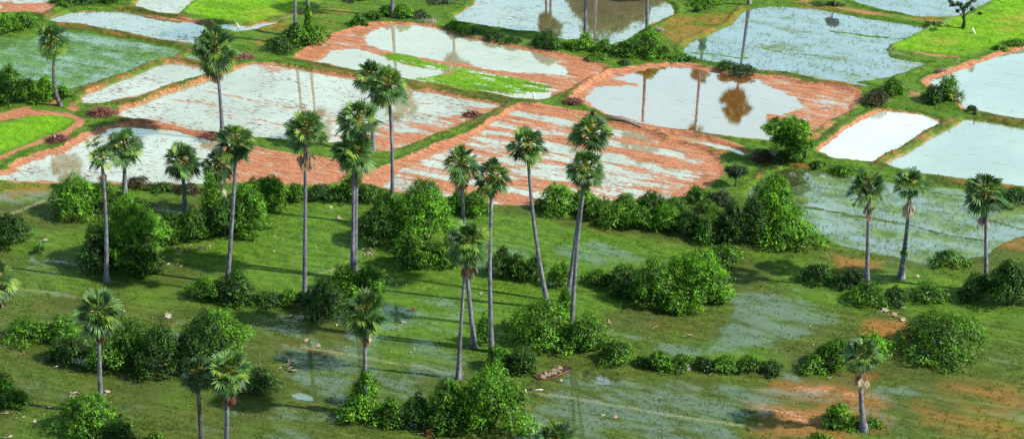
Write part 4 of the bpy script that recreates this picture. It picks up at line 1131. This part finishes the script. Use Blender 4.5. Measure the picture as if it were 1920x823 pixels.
S(1296,1338,668,700,'d','dark bush in the low bank hedge',g15)
S(1332,1382,668,704,'m','next to last bush of the low bank hedge',g15)
S(1376,1432,666,706,'m','second bush from the right end of the low bank hedge',g15)
S(1424,1466,676,707,'d','last bush at the right end of the low bank hedge',g15)
g16 = 'bushes at front right'
S(1500,1550,668,706,'m','low bush at the left of the group behind the lone front palm',g16)
S(1530,1610,636,702,'m','bush left of the lone front palm crown',g16)
S(1586,1674,626,698,'b','bright bush right of the lone front palm trunk',g16)
S(1694,1838,586,690,'m','large solitary rounded bush on the front right meadow',g16)
S(1540,1594,758,806,'b','bush left of the lone front palm foot',g16)
S(1582,1650,780,810,'m','low bush around the lone front palm foot',g16)
S(1514,1560,812,834,'y','small shrub at the bottom edge left of the lone palm foot',g16)
g17 = 'bushes under the right palms'
S(1500,1562,494,538,'d','dark bush at the left of the right palm group',g17)
S(1548,1624,508,550,'d','dark long bush left of the slim right palm foot',g17)
S(1588,1664,530,582,'m','bush around the foot of the slim right palm',g17)
S(1656,1712,538,576,'d','low bush below the bleached palm foot',g17)
S(1704,1776,530,574,'m','bush right of the bleached palm foot',g17)
S(1800,1862,512,572,'d','bush left of the right edge palm foot',g17)
S(1848,1934,490,590,'d','large dark bush right of the right edge palm foot',g17)
S(1750,1810,470,507,'m','small round bush on the edge of the reedy right field',g17)

# ------------------------------------------------------------------ brush, logs, posts, litter
gb = 'heaps of dry reddish brush'
brush_pile(193,214,56,.8,'reddish brush heap with a pale post at the tip of the central white paddy',n=260,group=gb,seed=1,leaves=REDC)
brush_pile(110,264,44,.7,'dark brush heap with a grey stump below the ringed green field',n=200,group=gb,seed=2,leaves=[(.10,.05,.05),(.16,.09,.08)])
brush_pile(886,217,34,.5,'small red brush heap on the bank at the right of the central white paddy',n=140,group=gb,seed=3,leaves=REDC)
brush_pile(1075,192,34,.5,'small red brush heap on the grass left of the brown paddy',n=140,group=gb,seed=4,leaves=REDC)
brush_pile(455,108,40,.5,'brown brush heap on the bank right of the long drooping palm',n=120,group=gb,seed=5,leaves=DRYC)
brush_pile(1432,300,40,.5,'dark red brush heap left of the leaning tree',n=150,group=gb,seed=6,leaves=REDC)
brush_pile(395,256,40,.4,'low dark brush on the bank below the long drooping palm',n=120,group=gb,seed=9,leaves=REDC)
brush_pile(1235,57,14,.3,'pale twigs at the foot of the upper hedge',n=30,group=gb,seed=7,mat='greywood')
brush_pile(806,43,26,.35,'grey dead branches on the bank right of the lilac-grey trunk',n=60,group=gb,seed=8,mat='greywood')
def logs():
    x, y, z = at(1170, 229); root = thing('log_pile', 'weathered logs lying along the near bank of the brown paddy', 'log pile', (x, y, z), None, math.atan2(*(gp(1205, 234) - gp(1145, 222))[::-1]))
    rng = np.random.default_rng(4)
    for i in range(7):
        l = rng.uniform(1.2, 2.3); cx = rng.uniform(-1.7, 1.7); yy = rng.uniform(-.35, .35); a = rng.normal(0, .12)
        r = rng.uniform(.07, .15)
        V, Q, T = tube([(cx - l * math.cos(a), yy - l * math.sin(a), .12 + .1 * (i % 3)), (cx, yy, .15 + .1 * (i % 3)), (cx + l * math.cos(a), yy + l * math.sin(a), .10 + .06 * (i % 3))], [r, r * .9, r * .6], 7)
        mesh_obj('log', V, [Q, T], M['greywood'], root, smooth=True)
logs()
def post(u, vb, hpx, lean_px, r, mat, label, name='post', cat='post', cap=None):
    x, y, z = at(u, vb); top = on_plane_y(u + lean_px, vb - hpx, y)
    root = thing(name, label, cat, (x, y, z))
    V, Q, T = tube([(0, 0, -.15), ((top[0] - x) * .5, .03, (top[2] - z) * .5), (top[0] - x, 0, top[2] - z)], [r * 1.1, r, r * .8], 7)
    mesh_obj('shaft', V, [Q, T], M[mat], root)
    if cap:
        V, Q, T = tube([(0, 0, -.05), (.02, 0, .12), (0, 0, .3)], [cap, cap * .8, cap * .3], 8); mesh_obj('foot', V, [Q, T], M['darkwood'], root)
    return root
post(449,51,11,-9,.07,'whitewood','slanting white stake at the corner of the top left neon field')
post(1001,187,14,-.5,.12,'whitewood','short upright white stake at the right tip of the twin flooded paddy')
post(1828,63,9,-5,.16,'whitewood','leaning white board beside the thin bent tree','board','board')
post(187,215,8,0,.1,'greywood','pale post standing in the reddish brush heap')
post(103,266,12,-1,.14,'greywood','grey stump in the dark brush heap','tree_stump','stump')
post(1828.5,212,11,1,.13,'darkwood','dark knob-headed stump on the bank between the chalky ponds','tree_stump','stump',cap=.28)
post(1752,47,7,-1,.12,'darkwood','tiny dark stub on the bank left of the neon field','tree_stump','stump')
post(987,741,12,-2,.06,'whitewood','white peg standing left of the dug pit',cap=.16)
post(996,731,1,22,.06,'whitewood','white stick lying on the wet grass below the dug pit','stick','stick',cap=.15)
post(986,696,-12,28,.05,'straw','pale straight stick lying left of the dug pit','stick','stick')
# small plank bridge over the ditch
x, y, z = at(1764, 134); br = thing('plank_bridge', 'small plank footbridge at the head of the chalky pond', 'footbridge', (x, y, z + .12), None, .6)
for i in range(3):
    V, Q, T = tube([(-.9, -.25 + .25 * i, .04 * i), (.9, -.25 + .25 * i, .05)], [.10, .10], 4); mesh_obj('plank', V, [Q, T], M['bark'], br)
# dug pit with straw heaps at the edge of the reed water
def pit():
    pts = gpoly([(1000,706),(1008,701),(1025,699),(1045,690),(1060,688),(1070,690),(1066,696),(1052,702),(1035,711),(1012,712)])
    c = pts.mean(0); z = float(ground_z(*c)[0])
    root = thing('dug_pit', 'muddy red-rimmed pit with tan straw heaps beside the reed water', 'pit', (c[0], c[1], z))
    P = np.vstack([pts, pts[:1]]) - c
    ring = [(p[0], p[1], .06) for p in P]
    rng = np.random.default_rng(9)
    V, Q, T = tube(ring, [.05 + .04 * rng.uniform() for _ in ring], 6)
    V += rng.normal(0, .03, V.shape); mesh_obj('rim', V, [Q, T], M['soil'], root, smooth=True)
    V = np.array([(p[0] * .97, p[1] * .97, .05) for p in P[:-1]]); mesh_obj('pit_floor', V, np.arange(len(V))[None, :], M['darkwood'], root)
    for (u, v, s) in ((1019, 706, .8), (1040, 698, .9), (1035, 703, .6), (1028, 703, .6), (1050, 692, .55), (1046, 696, .7)):
        g = gp(u, v) - c; ps = []
        for i in range(12):
            a = rng.uniform(0, 6.28); l = .7 * s * rng.uniform(.5, 1.1); o = rng.normal(0, s * .25, 2)
            ps.append(tube([(g[0] + o[0] - l * math.cos(a) * .6, g[1] + o[1] - l * math.sin(a) * .3, .08), (g[0] + o[0], g[1] + o[1], .12 + rng.uniform(0, .35 * s)), (g[0] + o[0] + l * math.cos(a) * .6, g[1] + o[1] + l * math.sin(a) * .3, .08)], [.03, .07, .03], 4))
        V, Fs = join(ps); mesh_obj('straw_heap', V, Fs, M['straw'], root)
pit()
TAN = [(.40, .33, .24), (.34, .25, .16), (.46, .40, .33)]
LIT = [
 (795,814,'large red-brown fan frond with a yellow stalk lying at the bottom edge',1.9,0.05,[(.20,.06,.035)]),
 (1262,690,'orange-tan frond propped against the low bank hedge',1.5,-1.0,[(.5,.3,.14)]), (1285,693,'bleached frond at the foot of the low bank hedge, beside the orange-tan one',1.2,.3,TAN),
 (1338,698,'pale forked frond at the foot of the low bank hedge, right of the other two',1.3,.9,TAN),
 (541,682,'tan frond floating upright left in the front marsh',1.2,.9,TAN), (545,695,'grey frond just below the tan one in the front marsh',1.2,-.4,TAN),
 (592,651,'pale frond at the left end of the tan ridge line',1.0,.3,TAN), (578,641,'bleached frond above the left end of the tan ridge line',.9,2.6,TAN),
 (541,595,'straw frond below the trailing dark bush',.9,.3,TAN), (310,596,'pale frond on the meadow behind the front left thicket',1.3,.5,TAN),
 (771,582,'brown curled frond on the centre meadow',.9,.2,DRYC), (755,607,'bent green-grey frond right of the ivy column palm crown',.9,1.3,TAN), (741,617,'small tan frond right of the ivy column palm crown',.8,.7,TAN),
 (1288,631,'pale frond on the marsh below the big right dome',1.1,.3,TAN), (1228,615,'thin twig-like frond on the meadow left below the big right dome',.8,.8,TAN),
 (1144,608,'tiny pale frond right of the crossed pair foot',.7,2.,TAN), (88,764,'tan frond near the bottom left bushes',1.1,0.,TAN), (200,738,'ivory frond beside the pale trunk of the red skirted palm',.8,1.2,TAN),
 (62,792,'small ivory frond at the bottom left',.7,.2,TAN), (15,821,'frond cut by the bottom edge at left',.9,.2,TAN), (42,664,'brown frond on the meadow at far left',.7,.5,DRYC), (8,776,'dark brown frond by the bottom left bush',.8,0.1,DRYC),
 (80,453,'grey frond on the left meadow above the small lone shrub',1.2,.2,TAN), (1654,584,'grey frond heap under the slim right palm bushes',1.3,.3,TAN), (1685,572,'white frond below the bleached palm bushes',1.1,.6,TAN), (1672,592,'flat tan frond on the worn orange ground, left',1.2,.1,TAN),
 (1698,602,'grey frond on the worn orange ground, middle',1.0,2.8,TAN), (1714,603,'grey frond on the worn orange ground, right',.9,.6,TAN), (1553,710,'small white frond behind the bottom orange patch',.6,.1,TAN), (1718,520,'pale frond right of the bleached palm foot',.7,.2,TAN),
 (1233,748,'tiny white frond floating on the reed water',.8,.5,TAN), (1129,781,'tiny dark frond floating left on the reed water',.6,1.,TAN), (1150,783,'faint floating frond near the bottom of the reed water',.8,0.,TAN), (1660,463,'red-brown frond hanging low by the trunk tuft',.5,1.2,REDC),
 (618,391,'white frond on the meadow under the side by side palms',.7,.3,TAN), (632,412,'pale frond on the meadow left of the side by side trunks',.9,.3,TAN), (512,473,'small pale frond left of the straight dark trunk',.5,.2,TAN), (743,538,'tiny tan frond on the meadow under the central thicket',.6,1.2,TAN),
 (905,553,'long thin frond beside the long straight twin trunk',.7,2.6,TAN), (1050,715,'grey frond just below the pit rim',.5,.2,TAN)]
for (u, v, lab, L, rz, col) in LIT: fallen_frond(u, v, lab, L, rz, col)
# scattered scraps too many to count, as stuff
def scraps():
    rng = np.random.default_rng(77); P = []
    for (u, v, su, sv, n) in ((340,468,30,5,34),(375,465,24,5,40),(318,498,18,8,16),(690,478,16,8,40),(690,467,8,4,12),(560,600,16,5,26),(545,690,16,10,20),(1680,590,26,9,30),(1655,585,10,5,18),(148,655,16,10,30),(225,640,14,12,14),(1560,640,200,60,26),(700,640,240,60,40),(1200,640,120,30,20),(300,620,200,40,30),(500,440,120,60,30),(80,780,70,30,16),(140,740,10,6,20),(240,800,10,6,18),(1350,690,60,8,12)):
        for i in range(n): P.append((u + rng.normal(0, su * .6), v + rng.normal(0, sv * .6)))
    V, T, C = [], [], []
    for (u, v) in P:
        x, y, z = at(u, v)
        if abs(x) > 76 or y < 159: continue
        a = rng.uniform(0, 6.28); l = rng.uniform(.06, .28); w_ = l * rng.uniform(.15, .4); d = np.array([math.cos(a), math.sin(a), 0]); s = np.array([-d[1], d[0], 0])
        p = np.array([x, y, z + .08]); k = len(V); c = np.array(TAN[int(rng.integers(3))]) * rng.uniform(.6, 1.2)
        V += [p - d * l, p + s * w_ + [0, 0, .08], p + d * l + [0, 0, .05], p - s * w_]; T += [(k, k + 1, k + 2), (k, k + 2, k + 3)]; C += [c] * 4
    o = mesh_obj('leaf_litter', np.array(V), np.array(T), M['dead'], cols=np.array(C)); o['kind'] = 'stuff'
    tag(o, 'scraps of dry palm leaf scattered over the meadow', 'leaf litter')
scraps()

# ------------------------------------------------------------------ grass
def blades(name, n, seed, density, h0, h1, pal, label, wdt=.045, k=3, zoff=0.0):
    rng = np.random.default_rng(seed)
    x = rng.uniform(-76, 76, n); y = Y0 + (Y1 - Y0) * rng.uniform(0, 1, n) ** 1.25
    vis = np.abs(x) < (y * CP + CAM_H * SP) * .25 + 3; x, y = x[vis], y[vis]
    keep = rng.uniform(0, 1, len(x)) < density(x, y)
    x, y = x[keep], y[keep]; z = np.maximum(sample(Z, x, y), WL - .03)
    x = np.repeat(x, k) + rng.normal(0, .09, len(x) * k); y = np.repeat(y, k) + rng.normal(0, .09, len(y) * k); z = np.repeat(z, k)
    m = len(x); a = rng.uniform(0, 6.28, m); h = rng.uniform(h0, h1, m); ln = rng.uniform(.6, 1.8, m) * h; b = rng.uniform(0, 6.28, m)
    wv = wdt * rng.uniform(.6, 1.5, m)
    p0 = np.stack([x - wv * np.cos(a), y - wv * np.sin(a), z - .03], 1); p1 = np.stack([x + wv * np.cos(a), y + wv * np.sin(a), z - .03], 1)
    p2 = np.stack([x + ln * np.cos(b), y + ln * np.sin(b), z + h], 1)
    V = np.stack([p0, p1, p2], 1).reshape(-1, 3); pal = np.array(pal)
    lush = sample(LUSH, x, y)
    ci = np.clip((rng.uniform(0, 1, m) * .6 + .4 * lush) * len(pal), 0, len(pal) - 1).astype(int)
    C = np.repeat(pal[ci] * rng.uniform(.75, 1.25, m)[:, None], 3, 0)
    o = mesh_obj(name, V, np.arange(m * 3).reshape(m, 3), M['blade'], cols=C); o['kind'] = 'stuff'
    tag(o, label, 'grass'); return o
def d_grass(x, y):
    i = sample(INF, x, y); mu = sample(MUDF, x, y); ne = sample(NEON, x, y); wt = sample(WET, x, y); pt = sample(PATH, x, y); dr = sample(DRY, x, y)
    md = sample(MUD, x, y)
    nz = fbm(x * .35, y * .35, 91, 3)
    return np.clip((1 - np.clip(i * 1.3, 0, 1)) * (1 - np.clip(md * 1.3, 0, 1)) * (1 - ne) * (1 - np.clip(1.1 * wt, 0, .9)) * (1 - .5 * dr) * (1 - pt) * (.55 + 1.6 * nz), 0, 1)
blades('grass', 300000, 5, d_grass, .05, .17, [(.05,.07,.009), (.08,.10,.014), (.05,.13,.010), (.08,.19,.012), (.12,.25,.015)], 'short wet meadow grass on the banks and the flooded meadow')
def d_rice(x, y):
    ne = sample(NEON, x, y); return np.clip(ne * 1.1 - .1, 0, 1)
blades('rice_seedlings', 210000, 6, d_rice, .12, .30, [(.12,.34,.01), (.17,.44,.012), (.24,.52,.015)], 'bright young rice sprouting in the neon green seedbeds', wdt=.04)
fk = [(gpoly([(-60,60),(110,53),(348,95),(120,166),(-60,150)]), .35), (F[14]['P'], .22), (F[15]['P'], .16), (F[18]['P'], .34), (F[16]['P'], .02), (F[1]['P'], .10)]
def d_reed(x, y):
    r = np.zeros_like(x)
    for P, k in fk:
        d = sdf_poly(x, y, P); r = np.maximum(r, (d < -.2) * k)
    return r * np.clip(.6 + 3 * fbm(x * .3, y * .6, 55, 4), 0, 1.6)
blades('marsh_grass', 300000, 7, d_reed, .10, .34, [(.10,.16,.06), (.13,.2,.07), (.17,.24,.09)], 'thin reeds standing in the flooded blue-green fields', wdt=.03)
